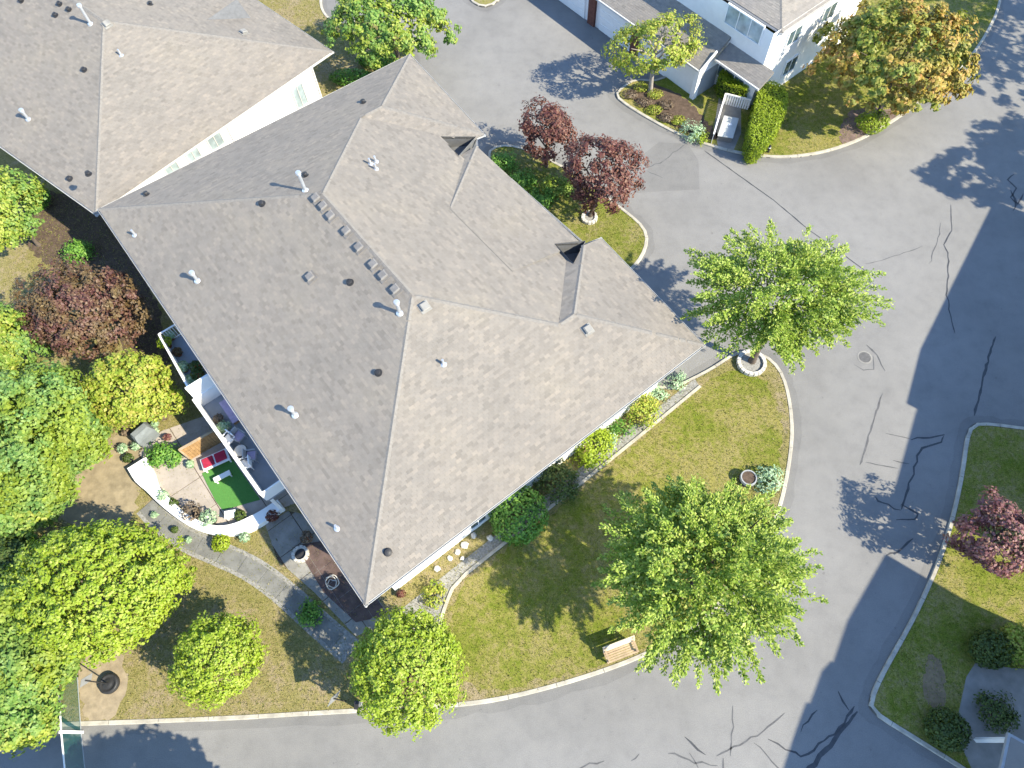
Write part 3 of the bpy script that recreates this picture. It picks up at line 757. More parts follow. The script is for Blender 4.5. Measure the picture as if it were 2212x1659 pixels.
# small dormer at the top of its roof
p, pl = on_roof(NFS, 505, 30)
dv = np.array([-pl[0], -pl[1]]); dv = unit(dv); sdv = perp(dv)
dm = MB(); base = p[:2]
pts = [base+sdv*.9, base-sdv*.9]; top = base
zf = lambda q: pl[0]*q[0]+pl[1]*q[1]+pl[2]
f1, f2, fr, bk = base+dv*.6+sdv*1.0, base+dv*.6-sdv*1.0, base+dv*.6, base-dv*1.9
dm.add([(*f1, zf(f1)), (*f2, zf(f2)), (*fr, zf(fr)+.95), (*bk, zf(bk)+.03)], [(0, 1, 2), (0, 2, 3), (2, 1, 3)]); dm.build('dormer', M['roof_shade'], nroof)  # dormer coloured dark all over in place of a shaded roof face
nSEd = d1; nn = -perp(d1) if np.dot(-perp(d1), nctr-N1) < 0 else perp(d1)
w0 = min(NWL, key=lambda q: np.linalg.norm(q-N1)); w1 = min(NWL, key=lambda q: np.linalg.norm(q-N2)); LN = np.linalg.norm(w1-w0)
for t, z0, wd, ht in [(LN-1.6, 1.0, .9, 1.7), (LN-8.3, 2.2, 1.0, 1.3), (LN-10.0, 2.4, .9, 1.2), (LN-11.6, 2.4, .9, 1.2)]: window(nhouse, w0+d1*t, d1, nn, z0, wd, ht, glass='glass2', panes=2, frame='gutter')
for t in (LN-.05, LN-7.2): 
    q = w0+d1*t+nn*.06; MB().bar((*q, 0), (*q, NEV-.1), .09, .07).build('downpipe', M['white'], nhouse)

# ------------------------------------------------------------------ the townhouse over the driveway
TE = 5.8
K = P2(1652, 132, 3.9); tdir = unit([math.cos(math.radians(130.5)), math.sin(math.radians(130.5))]); tne = -perp(tdir)
if tne[0] < 0: tne = -tne
town = thing('townhouse', 'white two storey townhouse with garage doors, low front roof and wide upper window', 'house', (*K, 0))
roofK = P2(1689, 70, TE)
tb_pts = [roofK, roofK+tne*11.5, roofK+tne*11.5+tdir*22, roofK+tdir*22]
tctr = sum(tb_pts)/4
tb = Block(tb_pts, [plane(tb_pts[i], tb_pts[(i+1) % 4], tctr, TE, KP) for i in range(4)])
troof, TFS, TWL = add_roof(town, [tb], tb_pts, TE, M['shingle3'], wall=False)
uw = [K, K+tne*10.2, K+tne*10.2+tdir*20.5, K+tdir*20.5]
v = MB(); v.add([(*p, 0) for p in uw]+[(*p, TE+.1) for p in uw], [(i, (i+1) % 4, 4+(i+1) % 4, 4+i) for i in range(4)]); v.build('wall', M['stucco'], town)
# front part with the garages: facade line and the low roof that leans on the upper wall
fp = P2(1293.7, 62.5, 0); dep = abs(np.dot(fp-K, tne))
rake = np.dot(P2(1528, 143, 2.75)-K, tdir)
fK = K-tne*dep
def pent(name, s0, s1, out, z0, z1, house_):
    a0, a1 = K+tdir*s0+tne*.02, K+tdir*s1+tne*.02
    b0, b1 = a0-tne*out, a1-tne*out
    pl, e, n = plane(b0, b1, a0+tne, z0, (z1-z0)/out)
    poly = [tuple(b0), tuple(b1), tuple(a1), tuple(a0)]
    o = MB(); o.add([(*b0, z0-.01), (*b1, z0-.01), (*a1, z1-.01), (*a0, z1-.01), (*b0, z0-.18), (*b1, z0-.18), (*a1, z1-.18), (*a0, z1-.18)], [(0, 1, 2, 3), (7, 6, 5, 4), (0, 4, 5, 1), (1, 5, 6, 2), (3, 7, 4, 0)])
    r = o.build(name, M['deckroof'], house_)
    V, Q = shingles([(poly, pl, e, n)]); tag(np_mesh('shingles', V, Q, M['shingle3'], r), kind='stuff')
    g = MB(); g.bar((*(b0-tne*.06), z0-.07), (*(b1-tne*.06), z0-.07), .12, .13); g.build('gutter', M['gutter'], house_)
    return r
pent('front_roof', rake, 20.5, dep+.5, 2.75, 4.0, town)
pent('side_roof', -.9, rake-.02, 1.15, 2.95, 3.6, town)
o = MB()
o.bar((*(K+tdir*rake-tne*(dep+.5)), 2.7), (*(K+tdir*rake-tne*1.2), 3.55), .07, .2); o.build('bargeboard', M['white'], town)
q0, q1 = K+tdir*(rake+.25)-tne*dep, K+tdir*20.5-tne*dep
v = MB(); v.add([(*q0, 0), (*q1, 0), (*q1, 2.75), (*q0, 2.75), (*(q0+tne*dep), 0), (*(q0+tne*dep), 3.6)], [(0, 1, 2, 3), (4, 0, 3, 5)]); v.build('front_wall', M['stucco'], town)
rzt = math.atan2(tdir[1], tdir[0])
def along(u, v): return np.dot(P2(u, v, 0)-K, tdir)
s_p = along(1278, 52)
for s0 in (s_p-4.15, s_p+.75):
    c = K+tdir*(s0+1.7)-tne*(dep+.03)
    g = MB().box((*c, 1.15), (3.3, .08, 2.25), rzt).build('garage_door', M['white'], town)
    for i in range(4): MB().box((*(c-tne*.05), .35+i*.55), (3.2, .03, .48), rzt).build('door_panel', M['white'], g)
for s0 in (s_p, s_p+4.6, s_p-4.55): MB().box((*(K+tdir*s0-tne*(dep+.08)), 1.3), (.7, .22, 2.6), rzt).build('pillar', M['brick'], town)
MB().box((*(K+tdir*(rake+.35)-tne*(dep+.1)), 1.3), (.34, .34, 2.6), rzt).build('corner_post', M['white'], town)
MB().box((*(K+tdir*(rake+.3)-tne*(dep*.5)), 1.0), (.14, dep*.8, 2.), rzt+0).build('porch_panel', M['grey'], town)
def on_wall(u, v, p0, n):
    d = ray(u, v); t = (np.dot(p0-np.zeros(2), n))/np.dot(d[:2], n); return np.array([d[0]*t, d[1]*t, CAMH+d[2]*t])
wl_, wr_ = on_wall(*zc(2400, 0, 4.424, [(1440, 200)])[0], K-tne*.02, tne), on_wall(*zc(2400, 0, 4.424, [(2020, 590)])[0], K-tne*.02, tne)
zt, zb = on_wall(*zc(2400, 0, 4.424, [(1780, 250)])[0], K, tne)[2], on_wall(*zc(2400, 0, 4.424, [(1700, 560)])[0], K, tne)[2]
window(town, (wl_[:2]+wr_[:2])/2, tdir, -tne, max(4.0, zb), np.linalg.norm(wl_[:2]-wr_[:2]), min(1.6, max(1.0, zt-zb)), glass='glass2', panes=3)
window(town, K+tdir*2.2-tne*.03, tdir, -tne, .9, 2.6, 1.4, glass='glass', panes=3)
window(town, K+tdir*12-tne*.03, tdir, -tne, 4.25, 1.6, 1.2, glass='glass2', panes=2)
for t, z0 in ((2.5, 3.9), (6.0, 3.9), (3.5, 1.1)): window(town, K+tne*t+(-tdir)*.03, tne, -tdir, z0, 1.3, 1.2, glass='glass', panes=2)

# ------------------------------------------------------------------ the row along the eastern kerb (casts the long shadow over the road)
def sh2roof(px, h): q = P2(*px); return q-SHD*h
HB = 8.2
ra = [sh2roof(p, HB) for p in zc(*g8, [(1960, 120), (1350, 1350)])+zc(*g4b, [(1235, 250), (1355, 310), (1120, 1020)])]
def row_house(label, west, deep, h, wallmat=M['stucco'], label2=None):
    a, b = west[0], west[-1]; d = unit(b-a); n = perp(d)
    if n[0] < 0: n = -n
    outl = [tuple(p) for p in west]+[tuple(b+n*deep), tuple(a+n*deep)]
    c = np.mean(np.array(outl), axis=0)
    t = thing('row_house', label, 'house', (*c, 0))
    ins = inset(outl, .45); k = len(ins); v = MB()
    v.add([(*p, 0) for p in ins]+[(*p, h-.05) for p in ins], [(i, (i+1) % k, k+(i+1) % k, k+i) for i in range(k)]); v.build('wall', wallmat, t)
    ro = MB(); ro.prism(outl, h-.15, h); r = ro.build('roof', M['cap'], t)
    inn = [tuple(np.array(p)+(c-np.array(p))*.55) for p in outl]; k = len(outl); z = MB()
    z.add([(*p, h+.002) for p in outl]+[(*p, h+1.4) for p in inn], [(i, (i+1) % k, k+(i+1) % k, k+i) for i in range(k)]+[tuple(range(k, 2*k))]); z.build('roof_slope', M['shingle3'], t)
    for s in np.arange(3, np.linalg.norm(b-a)-2, 4.5):
        for z0 in (1.0, 4.6):
            q = a+d*s+n*.75; window(t, q, d, -n, z0, 1.8, 1.4, panes=2)
    return t
rA = row_house('tall white row house past the eastern lawn, north of the sunlit gap', ra, 10, HB)
rb = [sh2roof(p, HB) for p in zc(*g4b, [(1060, 1500)])+zc(*g8b, [(740, 830), (610, 770), (390, 1370), (310, 1370), (200, 1700)])]
rB = row_house('tall white row house past the eastern lawn, south of the sunlit gap', rb, 10, HB)
# porch of the southern row house reaches into view
pp = [P2(2176, 1582, 2.7), P2(2330, 1668, 2.7), P2(2300, 1760, 2.7), P2(2150, 1700, 2.7)]
o = MB().prism([tuple(p) for p in pp], 2.62, 2.78); po = o.build('porch_roof', M['grey'], rB)
MB().prism([tuple(p) for p in inset([tuple(p) for p in pp], .12)], 2.782, 2.80).build('porch_shingles', M['shingle3'], po)
for q in inset([tuple(p) for p in pp], .2): MB().box((*q, 1.31), (.16, .16, 2.62), .6).build('porch_post', M['white'], rB)

# ------------------------------------------------------------------ trees and shrubs
def sph_noise(D, seed, amp, freq=2.2, k=7):
    r = np.random.default_rng(seed); s = np.zeros(len(D))
    for _ in range(k):
        a = r.normal(size=3)*freq; s += np.sin(D @ a+r.uniform(0, 6.28))
    return amp*s/math.sqrt(k)
def rand_dirs(n, r, zmin=-1.):
    d = r.normal(size=(n*3, 3)); d /= np.linalg.norm(d, axis=1)[:, None]; return d[d[:, 2] > zmin][:n]
def leaves(C, Ax, N, L, W):
    Ax = Ax/np.linalg.norm(Ax, axis=1)[:, None]
    Bx = np.cross(N, Ax); Bx /= np.linalg.norm(Bx, axis=1)[:, None]+1e-9
    U = np.cross(Ax, Bx)
    L, W = L[:, None], W[:, None]
    v0 = C-Ax*L/2; v1 = C+Bx*W/2-U*W*.12; v2 = C+Ax*L/2-U*W*.1; v3 = C-Bx*W/2-U*W*.12
    n = len(C); V = np.stack([v0, v1, v2, v3], 1).reshape(-1, 3); Fq = np.arange(4*n).reshape(-1, 4); return V, Fq
def globe_leaves(c, rad, n, size, seed, amp=.10, zmin=-.75, flat=0., freq=2.4, fill=.25, clump=None, rr_=(.80, 1.04), tr_=(.28, .5)):
    r = np.random.default_rng(seed)
    if clump:                                    # leaves gathered in tufts over the crown
        nt = max(12, int(n/clump)); T = rand_dirs(nt, r, zmin); 
        rr = (1+sph_noise(T, seed, amp, freq))*r.uniform(*rr_, len(T))
        idx = r.integers(0, len(T), n); D = T[idx]; R = rr[idx]
        base = D*R[:, None]; off = r.normal(size=(n, 3)); off *= (r.uniform(.2, 1., n)**.6/np.linalg.norm(off, axis=1))[:, None]
        tr = r.uniform(*tr_, len(T))[idx]
        Pn = base*np.asarray(rad)+off*tr[:, None]*np.array([1, 1, .75])
        Nn = unit_rows(base+off*.8+r.normal(size=(n, 3))*.5+np.array([.2, -.1, .7]))
    else:
        D = rand_dirs(n, r, zmin); n = len(D)
        R = (1+sph_noise(D, seed, amp, freq)+sph_noise(D, seed+9, amp*.55, freq*3.2))*np.where(r.random(n) < fill, r.uniform(.5, .9, n), r.uniform(.9, 1.03, n))
        Pn = D*R[:, None]*np.asarray(rad)
        Nn = unit_rows(D*1.25+r.normal(size=(n, 3))*.5+np.array([.05, 0, .2]))
    Ax = np.cross(Nn, r.normal(size=(n, 3)))
    s = size*r.uniform(.65, 1.35, n)
    return leaves(Pn+np.asarray(c), Ax, Nn, s, s*r.uniform(.55, .8, n))
def unit_rows(a): return a/(np.linalg.norm(a, axis=1)[:, None]+1e-9)
def shoot_leaves(c, rad, shoots, per, size, seed, zmin=-.25, amp=.10, spread=.27):
    r = np.random.default_rng(seed); D = rand_dirs(shoots, r, zmin); m = len(D)
    end = (1+sph_noise(D, seed, amp, 2.2))*r.uniform(.80, 1.20, m); start = end*r.uniform(.40, .62, m)
    t = r.random((m, per))**.8
    rr = start[:, None]+(end-start)[:, None]*t
    side = unit_rows(np.cross(D, r.normal(size=(m, 3))))
    bend = r.uniform(-.08, .12, m)
    Pn = (D[:, None, :]*rr[..., None]+side[:, None, :]*(bend[:, None]*t**2)[..., None])*np.asarray(rad)
    Pn = Pn+np.array([0, 0, 1])*(-.32*t**2*r.uniform(.3, 1.3, m)[:, None])[..., None]*np.linalg.norm(rad)/5
    n = m*per; Pn = Pn.reshape(-1, 3)
    taper = (1.1-.92*t).clip(.12).reshape(-1)
    jit = r.normal(size=(n, 3))*spread*taper[:, None]*np.array([1, 1, .6])
    Dr = np.repeat(unit_rows(D*np.array([1, 1, .4])), per, 0)
    Nn = unit_rows(np.array([.4, -.2, 1.])+Dr*.3+r.normal(size=(n, 3))*.4)
    Ax = Dr+unit_rows(jit)*.9+r.normal(size=(n, 3))*.25
    s = size*r.uniform(.6, 1.25, n)*(1.1-.35*t.reshape(-1))
    return leaves(Pn+jit+np.asarray(c), Ax, Nn, s, s*r.uniform(.5, .72, n))
def join(parts):
    V = []; Fq = []; b = 0
    for v, f in parts: V.append(v); Fq.append(f+b); b += len(v)
    return np.concatenate(V), np.concatenate(Fq)
def trunk_mesh(base, top, rad, crown_r, seed, limbs=7, bark='bark', r0=None):
    r = random.Random(seed); base = np.asarray(base, float); top = np.asarray(top, float); o = MB()
    H_ = top[2]-base[2]; r0 = r0 or max(.05, .028*H_+.03)
    fork = base+(top-base)*.55
    p1 = base+(fork-base)*.5+np.array([r.uniform(-.08, .08), r.uniform(-.08, .08), 0])
    o.tube([base-[0, 0, .05], base+[0, 0, .25], p1, fork, top], [r0*1.35, r0, r0*.9, r0*.75, r0*.25], 9)
    for i in range(limbs):
        a = 2*math.pi*i/limbs+r.uniform(-.3, .3); ln = crown_r*r.uniform(.6, .85)
        s = base+(top-base)*r.uniform(.42, .75); e = np.array([top[0]+math.cos(a)*ln, top[1]+math.sin(a)*ln, top[2]+r.uniform(-.25, .45)*crown_r*.7])
        m = (s+e)/2+np.array([0, 0, .12*ln])
        o.tube([s, m, e], [r0*.5, r0*.32, r0*.08], 6)
        for _ in range(2):
            e2 = m+(e-m)*.4+np.array([r.uniform(-1, 1), r.uniform(-1, 1), r.uniform(-.1, .6)])*ln*.4
            o.tube([m, (m+e2)/2+[0, 0, .05], e2], [r0*.26, r0*.16, r0*.04], 5)
    return o
def tree(name, label, cat, px, z, rpx, rz, style, leaf, n, size, seed, base=None, group=None, bark='bark', **kw):
    c = P(*px, z); k = scale_at(c); rx, ry = rpx[0]*k, rpx[1]*k
    b = np.array([*(P2(*base) if base else c[:2]), .085])
    t = thing(name, label, cat, b, group)
    trunk_mesh(b, c+[0, 0, rz*.15], None, min(rx, ry), seed, bark=bark).build('trunk', M[bark], t, smooth=True)
    if style == 'shoot':
        parts = [shoot_leaves(c, (rx, ry, rz), int(n/230), 230, size, seed, **kw), globe_leaves(c, (rx*.80, ry*.80, rz*.80), int(n*.10), size*1.0, seed+1, .12, -.3, clump=38)]
    elif style == 'tuft':
        parts = [globe_leaves(c, (rx, ry, rz), n, size, seed, kw.get('amp', .13), kw.get('zmin', -.6), clump=kw.get('clump', 55), rr_=(.66, 1.05)), globe_leaves(c, (rx*.7, ry*.7, rz*.7), int(n*.2), size, seed+1, .1, -.5)]
    elif style == 'sparse':
        parts = [globe_leaves(c, (rx, ry, rz), n, size, seed, .22, -.8, clump=kw.get('clump', 40))]
    else:
        parts = [globe_leaves(c, (rx*.96, ry*.96, rz*.96), int(n*.75), size, seed, kw.get('amp', .07), kw.get('zmin', -.8), clump=30, rr_=(.82, 1.04), tr_=(.16, .38)), globe_leaves(c, (rx*.80, ry*.80, rz*.80), int(n*.3), size, seed+3, kw.get('amp', .07), -.8)]
    V, Fq = join(parts); np_mesh('crown', V, Fq, LEAF[leaf], t); return t
tree('maple_tree', 'green spreading tree in a round white stone ring at the house corner', 'tree', (1690, 640), 6.2, (186, 160), 2.7, 'shoot', 'maple', 39000, .16, 11, base=(1622, 784))
tree('maple_tree', 'largest green tree, over the curved lawn beside the wooden bench', 'tree', (1520, 1232), 5.7, (222, 218), 3.0, 'shoot', 'maple', 52000, .165, 12)
tree('maple_tree', 'green tree between the neighbouring house and the driveway', 'tree', (838, 45), 4.6, (132, 110), 2.2, 'tuft', 'fresh', 11000, .22, 13, base=(868, 150), clump=50)
tree('red_maple', 'smaller of two reddish trees by the garage lawn, without a pot ring at its foot', 'tree', (1182, 282), 3.2, (62, 60), 1.4, 'sparse', 'red', 6000, .16, 14, group=None)
tree('red_maple', 'larger of two reddish trees by the garage lawn, rising from a white ring', 'tree', (1302, 368), 3.9, (76, 74), 1.7, 'sparse', 'red', 9000, .165, 15, base=(1275, 470))
tree('young_tree', 'thin yellow green young tree in front of the townhouse garage', 'tree', (1418, 95), 4.5, (88, 72), 1.9, 'sparse', 'yellow', 6500, .17, 16, base=(1404, 200), bark='bark_pale', clump=34)
tree('autumn_tree', 'big tree turning orange and yellow beside the townhouse', 'tree', (1950, 118), 4.6, (175, 150), 2.6, 'tuft', 'autumn', 15000, .25, 17, base=(1890, 262), clump=60)
tree('plum_tree', 'dense purple brown tree in the shade of the long roof', 'tree', (178, 668), 3.6, (126, 112), 2.3, 'tuft', 'plum', 13500, .17, 18, clump=42)
tree('round_tree', 'large lime green dome tree above the bare lamp lawn', 'tree', (215, 1268), 3.6, (198, 150), 2.5, 'globe', 'lime', 33000, .145, 19, amp=.12)
tree('round_tree', 'small clipped lime green globe tree alone on the dry lawn', 'tree', (465, 1420), 2.9, (97, 93), 1.9, 'globe', 'lime', 12500, .13, 20, amp=.08)
tree('round_tree', 'clipped lime green globe tree at the kerb below the roof tip', 'tree', (877, 1440), 3.6, (124, 128), 2.5, 'globe', 'lime', 20000, .135, 21, amp=.07)
tree('rose_tree', 'pinkish red small tree on the eastern lawn', 'tree', (2165, 1160), 3.0, (76, 74), 1.5, 'sparse', 'pink', 6500, .165, 22)
tree('yellow_tree', 'yellowish tree squeezed between purple tree and balcony', 'tree', (280, 838), 3.0, (92, 84), 1.8, 'tuft', 'yellow', 9000, .18, 23, clump=45)
GL = 'leafy garden trees crowding the western edge'
for i, (lab, px, z, r, rz, lf) in enumerate([
    ('light green tree beside the small garden lawn, by the neighbour balcony', (10, 455), 3.4, (62, 96), 2.0, 'fresh'),
    ('yellow green tree west of the purple tree', (12, 735), 3.2, (64, 84), 1.7, 'fresh'),
    ('blue green broad tree south of the purple tree', (84, 888), 3.8, (125, 112), 2.3, 'blue'),
    ('green tree between blue green tree and frame of the yellowish one', (170, 948), 2.6, (70, 62), 1.5, 'blue'),
    ('green tree hanging over bare earth west of the patio', (72, 1025), 3.3, (108, 96), 2.0, 'blue'),
    ('yellow tinged tree above the dark gap by the lime dome', (30, 1105), 2.8, (84, 60), 1.5, 'fresh'),
    ('dark green tree beside the lime dome', (24, 1215), 2.2, (80, 62), 1.3, 'shade'),
    ('bluish tree west of the lime dome', (34, 1330), 3.0, (98, 80), 1.9, 'blue'),
    ('mixed green tree above the screened fence', (72, 1415), 2.7, (88, 70), 1.7, 'blue'),
    ('light green tree against the screened fence', (36, 1495), 2.8, (88, 84), 1.8, 'fresh'),
    ('light green tree in the corner of fence and road', (22, 1568), 2.4, (74, 40), 1.4, 'fresh')]):
    tree('garden_tree', lab, 'tree', px, z, r, rz, 'tuft', lf, int(11000*(r[0]*r[1]/9000)**.7), .19, 40+i, group=GL, clump=34, amp=.22)
# trees outside the frame whose shadows reach into it
def frame_px(p):
    c = RW.T @ (np.asarray(p, float)-[0, 0, CAMH]); return (CX-F*c[0]/c[2], CY+F*c[1]/c[2])
def by_shadow(u, v, z): return frame_px([*(P2(u, v)-SHD*z), z])
for lab, sh, z, r, rz, st, n, sd_ in [('tall feathery tree beyond the north end of the eastern row house', (2150, 385), 9.0, (150, 100), 1.8, 'sparse', 9000, 60), ('broad tall tree beside the road north of the eastern row', (2262, 60), 9.0, (330, 330), 3.6, 'tuft', 30000, 61), ('tree behind the feathery one north of the eastern row', (2240, 330), 9.0, (150, 130), 2.2, 'tuft', 9000, 64),
        ('tree in the verge across the southern road', (330, 1690), 5.5, (170, 110), 2.4, 'sparse', 7000, 62), ('dense tree in the verge across the southern road', (60, 1690), 6.0, (230, 130), 2.8, 'tuft', 10000, 63)]:
    tree('street_tree', lab, 'tree', by_shadow(*sh, z), z, r, rz, st, 'maple', n, .28, sd_)
def shrub(name, label, px, rpx, h, leaf, n, size, seed, z0=.09, group=None, style='globe', cat='shrub'):
    b = P(*px, h*.5); k = scale_at(b); rx, ry = rpx[0]*k, rpx[1]*k
    t = thing(name, label, cat, (*b[:2], z0), group)
    c = (b[0], b[1], z0+h*.45)
    V, Fq = globe_leaves(c, (rx, ry, h*.55), n, size, seed, .09, -.7, clump=None if style == 'globe' else 30)
    np_mesh('foliage', V, Fq, LEAF[leaf], t)
    o = MB()
    for i in range(5):
        a = i*1.26+seed; o.tube([(b[0], b[1], z0-.02), (b[0]+math.cos(a)*rx*.4, b[1]+math.sin(a)*ry*.4, z0+h*.5)], [.025, .01], 5)
    o.build('stems', M['bark'], t); return t
shrub('round_shrub', 'bright green ball shrub in the bed at the curved kerb', (1885, 264), (36, 28), 1.1, 'hedge', 1600, .12, 70)
shrub('wall_shrub', 'big glossy green shrub against the white south east wall', (1118, 1112), (62, 62), 2.0, 'shrub', 3600, .15, 71)
shrub('wall_shrub', 'light green leafy shrub by the bed edging under the eave', (1282, 962), (42, 38), 1.5, 'hedge', 1800, .15, 72, style='tuft')
shrub('wall_shrub', 'yellow green shrub in the bed between two flowering plants', (1385, 884), (36, 32), 1.3, 'yellow', 1500, .14, 73, style='tuft')
shrub('wall_shrub', 'dark shrub in the tree shade next to the glossy one', (1205, 1040), (44, 40), 1.3, 'dark', 1500, .15, 74, style='tuft')
for i, (px, lf, lab) in enumerate([((1420, 850), 'pale', 'pale silvery plant at the narrow end of the wall bed'), ((1462, 822), 'pale', 'silvery plant closest to the house corner in the wall bed'), ((1345, 925), 'shrub', 'low green plant between yellow and light green wall shrubs'), ((1310, 945), 'pale', 'pale plant beside the light green wall shrub')]):
    shrub('bed_plant', lab, px, (20, 17), .5, lf, 420, .12, 80+i, style='tuft', cat='plant')
shrub('round_shrub', 'dark round shrub beside the concrete path on the eastern lawn', (2140, 1402), (46, 42), 1.3, 'dark', 2000, .13, 90)
shrub('round_shrub', 'yellowish dark shrub behind the dark round one, by the east path', (2202, 1395), (40, 46), 1.4, 'yellow', 1700, .14, 91, style='tuft')
shrub('round_shrub', 'round shrub at the end of the kerb strip by the porch', (2046, 1578), (46, 40), 1.2, 'dark', 2000, .13, 92)
shrub('round_shrub', 'small shrub at the foot of the porch post', (2152, 1540), (32, 34), 1.1, 'dark', 1200, .13, 93, style='tuft')
shrub('garden_shrub', 'bright green shrub under the neighbour balcony', (80, 430), (26, 30), 1.2, 'shrub', 1300, .14, 94)
shrub('garden_shrub', 'leafy green shrub in the roof shade near the purple tree', (170, 545), (32, 22), 1.0, 'shrub', 1200, .14, 95, style='tuft')
shrub('garden_shrub', 'low lime shrub on the curved walk outside the white planter', (478, 1172), (20, 22), .7, 'hedge', 700, .11, 96)
shrub('garden_shrub', 'small spiky shrub in the shaded strip beside the walk', (672, 1326), (22, 20), .7, 'shrub', 700, .13, 97, style='tuft')
shrub('garden_shrub', 'light green fern by the covered grill', (352, 985), (34, 24), .9, 'shrub', 1100, .15, 98, style='tuft')
shrub('bed_plant', 'variegated plant at the kerb beside the utility cabinet', (1494, 285), (24, 22), .7, 'pale', 700, .12, 99, style='tuft', cat='plant')
shrub('bed_plant', 'small green plant next to the variegated one at the kerb', (1513, 298), (14, 14), .5, 'hedge', 350, .11, 100, style='tuft', cat='plant')
shrub('bed_plant', 'pale leafy plant growing beside the stone half barrel', (1662, 1035), (24, 30), .7, 'pale', 750, .13, 101, style='tuft', cat='plant')
shrub('bed_plant', 'yellow flowering plant in the corner bed by the lawn edging', (938, 1286), (20, 24), .6, 'yellow', 600, .13, 102, style='tuft', cat='plant')
for i, (px, r, lab) in enumerate([((1088, 350), (26, 22), 'dark green shrub at the narrow tip of the strip with the reddish trees'), ((1128, 392), (28, 24), 'dark green shrub by the eave opposite the smaller reddish tree'), ((1168, 430), (28, 24), 'dark green shrub by the eave between the two reddish trees'), ((1205, 402), (30, 24), 'grey green shrub in the shade behind the larger reddish tree'), ((1250, 545), (22, 16), 'bright green shrub tucked beside the projecting wing eave')]):
    shrub('eave_shrub', lab, px, r, .9, ['shrub', 'shrub', 'shrub', 'blue', 'hedge'][i], 1100, .14, 130+i, style='tuft')
shrub('hedge_shrub', 'dark hedge bush along the base of the neighbour white wall', (760, 168), (50, 20), 1.0, 'shrub', 1600, .14, 103)
shrub('hedge_shrub', 'green hedge bush under the driveway tree', (815, 130), (48, 20), 1.0, 'shrub', 1600, .14, 104)
for i, (u, v_, lf, lab) in enumerate([(1362, 205, 'brown', 'brown cushion plant in the sharp corner of the kerbed bed'), (1385, 190, 'yellow', 'yellowish cushion plant at the garage side of the kerbed bed'), (1392, 222, 'brown', 'brown cushion plant along the kerb below the young tree'), (1415, 205, 'yellow', 'yellowish cushion plant at the foot of the young tree'),
        (1412, 238, 'yellow', 'yellowish cushion plant on the kerb side of the bed, next to brown ones'), (1440, 228, 'brown', 'brown cushion plant between young tree and clipped hedge'), (1440, 255, 'brown', 'brown cushion plant by the kerb towards the variegated plant'), (1465, 262, 'yellow', 'yellowish cushion plant closest to the variegated plant')]):
    shrub('ground_cover_plant', lab, (u, v_), (17, 14), .4, lf, 420, .10, 110+i, group='cushion plants in the kerbed corner bed', cat='plant')
def hedge(label, poly_px, zt, seed, n):
    q = [P2(*p, zt) for p in poly_px]; c = np.mean(q, axis=0)
    t = thing('clipped_hedge', label, 'hedge', (*c, .09)); r = np.random.default_rng(seed)
    pl = [tuple(p) for p in smooth_line(q, 2, True)]
    xs = np.array(pl); lo, hi = xs.min(0), xs.max(0)
    X = r.uniform(lo[0], hi[0], n*3); Y = r.uniform(lo[1], hi[1], n*3); m = in_poly(X, Y, pl); X, Y = X[m][:n], Y[m][:n]
    bump_ = .07*np.sin(X*3.1+1)*np.sin(Y*2.7)
    top = np.stack([X, Y, zt+bump_+r.normal(0, .045, len(X))], 1)
    L = len(pl); i = r.integers(0, L, n); f = r.random(n); a = xs[i]; b = xs[(i+1) % L]; s = a+(b-a)*f[:, None]
    side = np.stack([s[:, 0]+r.normal(0, .05, n), s[:, 1]+r.normal(0, .05, n), r.uniform(.1, zt, n)], 1)
    C_ = np.concatenate([top, side]); out = np.concatenate([np.tile([0, 0, 1.], (len(top), 1)), np.concatenate([unit_rows(s-c), np.zeros((n, 1))], 1)])
    N = unit_rows(out+r.normal(size=C_.shape)*.55); Ax = np.cross(N, r.normal(size=C_.shape)); sz = .11*r.uniform(.7, 1.3, len(C_))
    V, Fq = leaves(C_, Ax, N, sz, sz*.65); np_mesh('foliage', V, Fq, LEAF['hedge'], t)
    MB().prism([tuple(p) for p in inset(pl, .12)], .08, zt-.1).build('core', plain('hedge_core', (.03, .05, .01), 1, .3, 5), t)
hedge('short clipped bright green hedge below the townhouse window', zc(2550, 200, 4.424, [(640, 310), (720, 260), (1150, 470), (1150, 590), (1060, 620), (700, 490)]), 1.5, 120, 1500)
hedge('long clipped bright green hedge beside the utility cabinet', zc(2550, 200, 4.424, [(1330, 520), (1480, 450), (1700, 520), (1800, 680), (1760, 980), (1640, 1180), (1420, 1480), (1230, 1560), (1130, 1350), (1220, 1000), (1270, 750)]), 1.8, 121, 4200)

# grass blades over the lawns
def grass(poly, dens, mat, seed, holes=()):
    r = np.random.default_rng(seed); xs = np.array(poly); lo, hi = np.maximum(xs.min(0), [-33, -4]), np.minimum(xs.max(0), [36, 52])
    n = int((hi-lo).prod()*dens); X = r.uniform(lo[0], hi[0], n); Y = r.uniform(lo[1], hi[1], n); m = in_poly(X, Y, poly)
    for h in holes: m &= ~in_poly(X, Y, h)
    X, Y = X[m], Y[m]; n = len(X)
    a = r.uniform(0, 6.28, n); h = r.uniform(.03, .12, n); wd = r.uniform(.025, .05, n)
    lean = r.normal(0, .05, (n, 2))
    v0 = np.stack([X-np.cos(a)*wd/2, Y-np.sin(a)*wd/2, np.full(n, .084)], 1); v1 = np.stack([X+np.cos(a)*wd/2, Y+np.sin(a)*wd/2, np.full(n, .084)], 1)
    v2 = np.stack([X+lean[:, 0], Y+lean[:, 1], .088+h], 1)
    V = np.stack([v0, v1, v2], 1).reshape(-1, 3)
    return V, np.arange(3*n).reshape(-1, 3)
HOUSES = [[tuple(p) for p in WL], [tuple(p) for p in NWL]]
def px_poly(px): return [tuple(P2(*p)) for p in px]
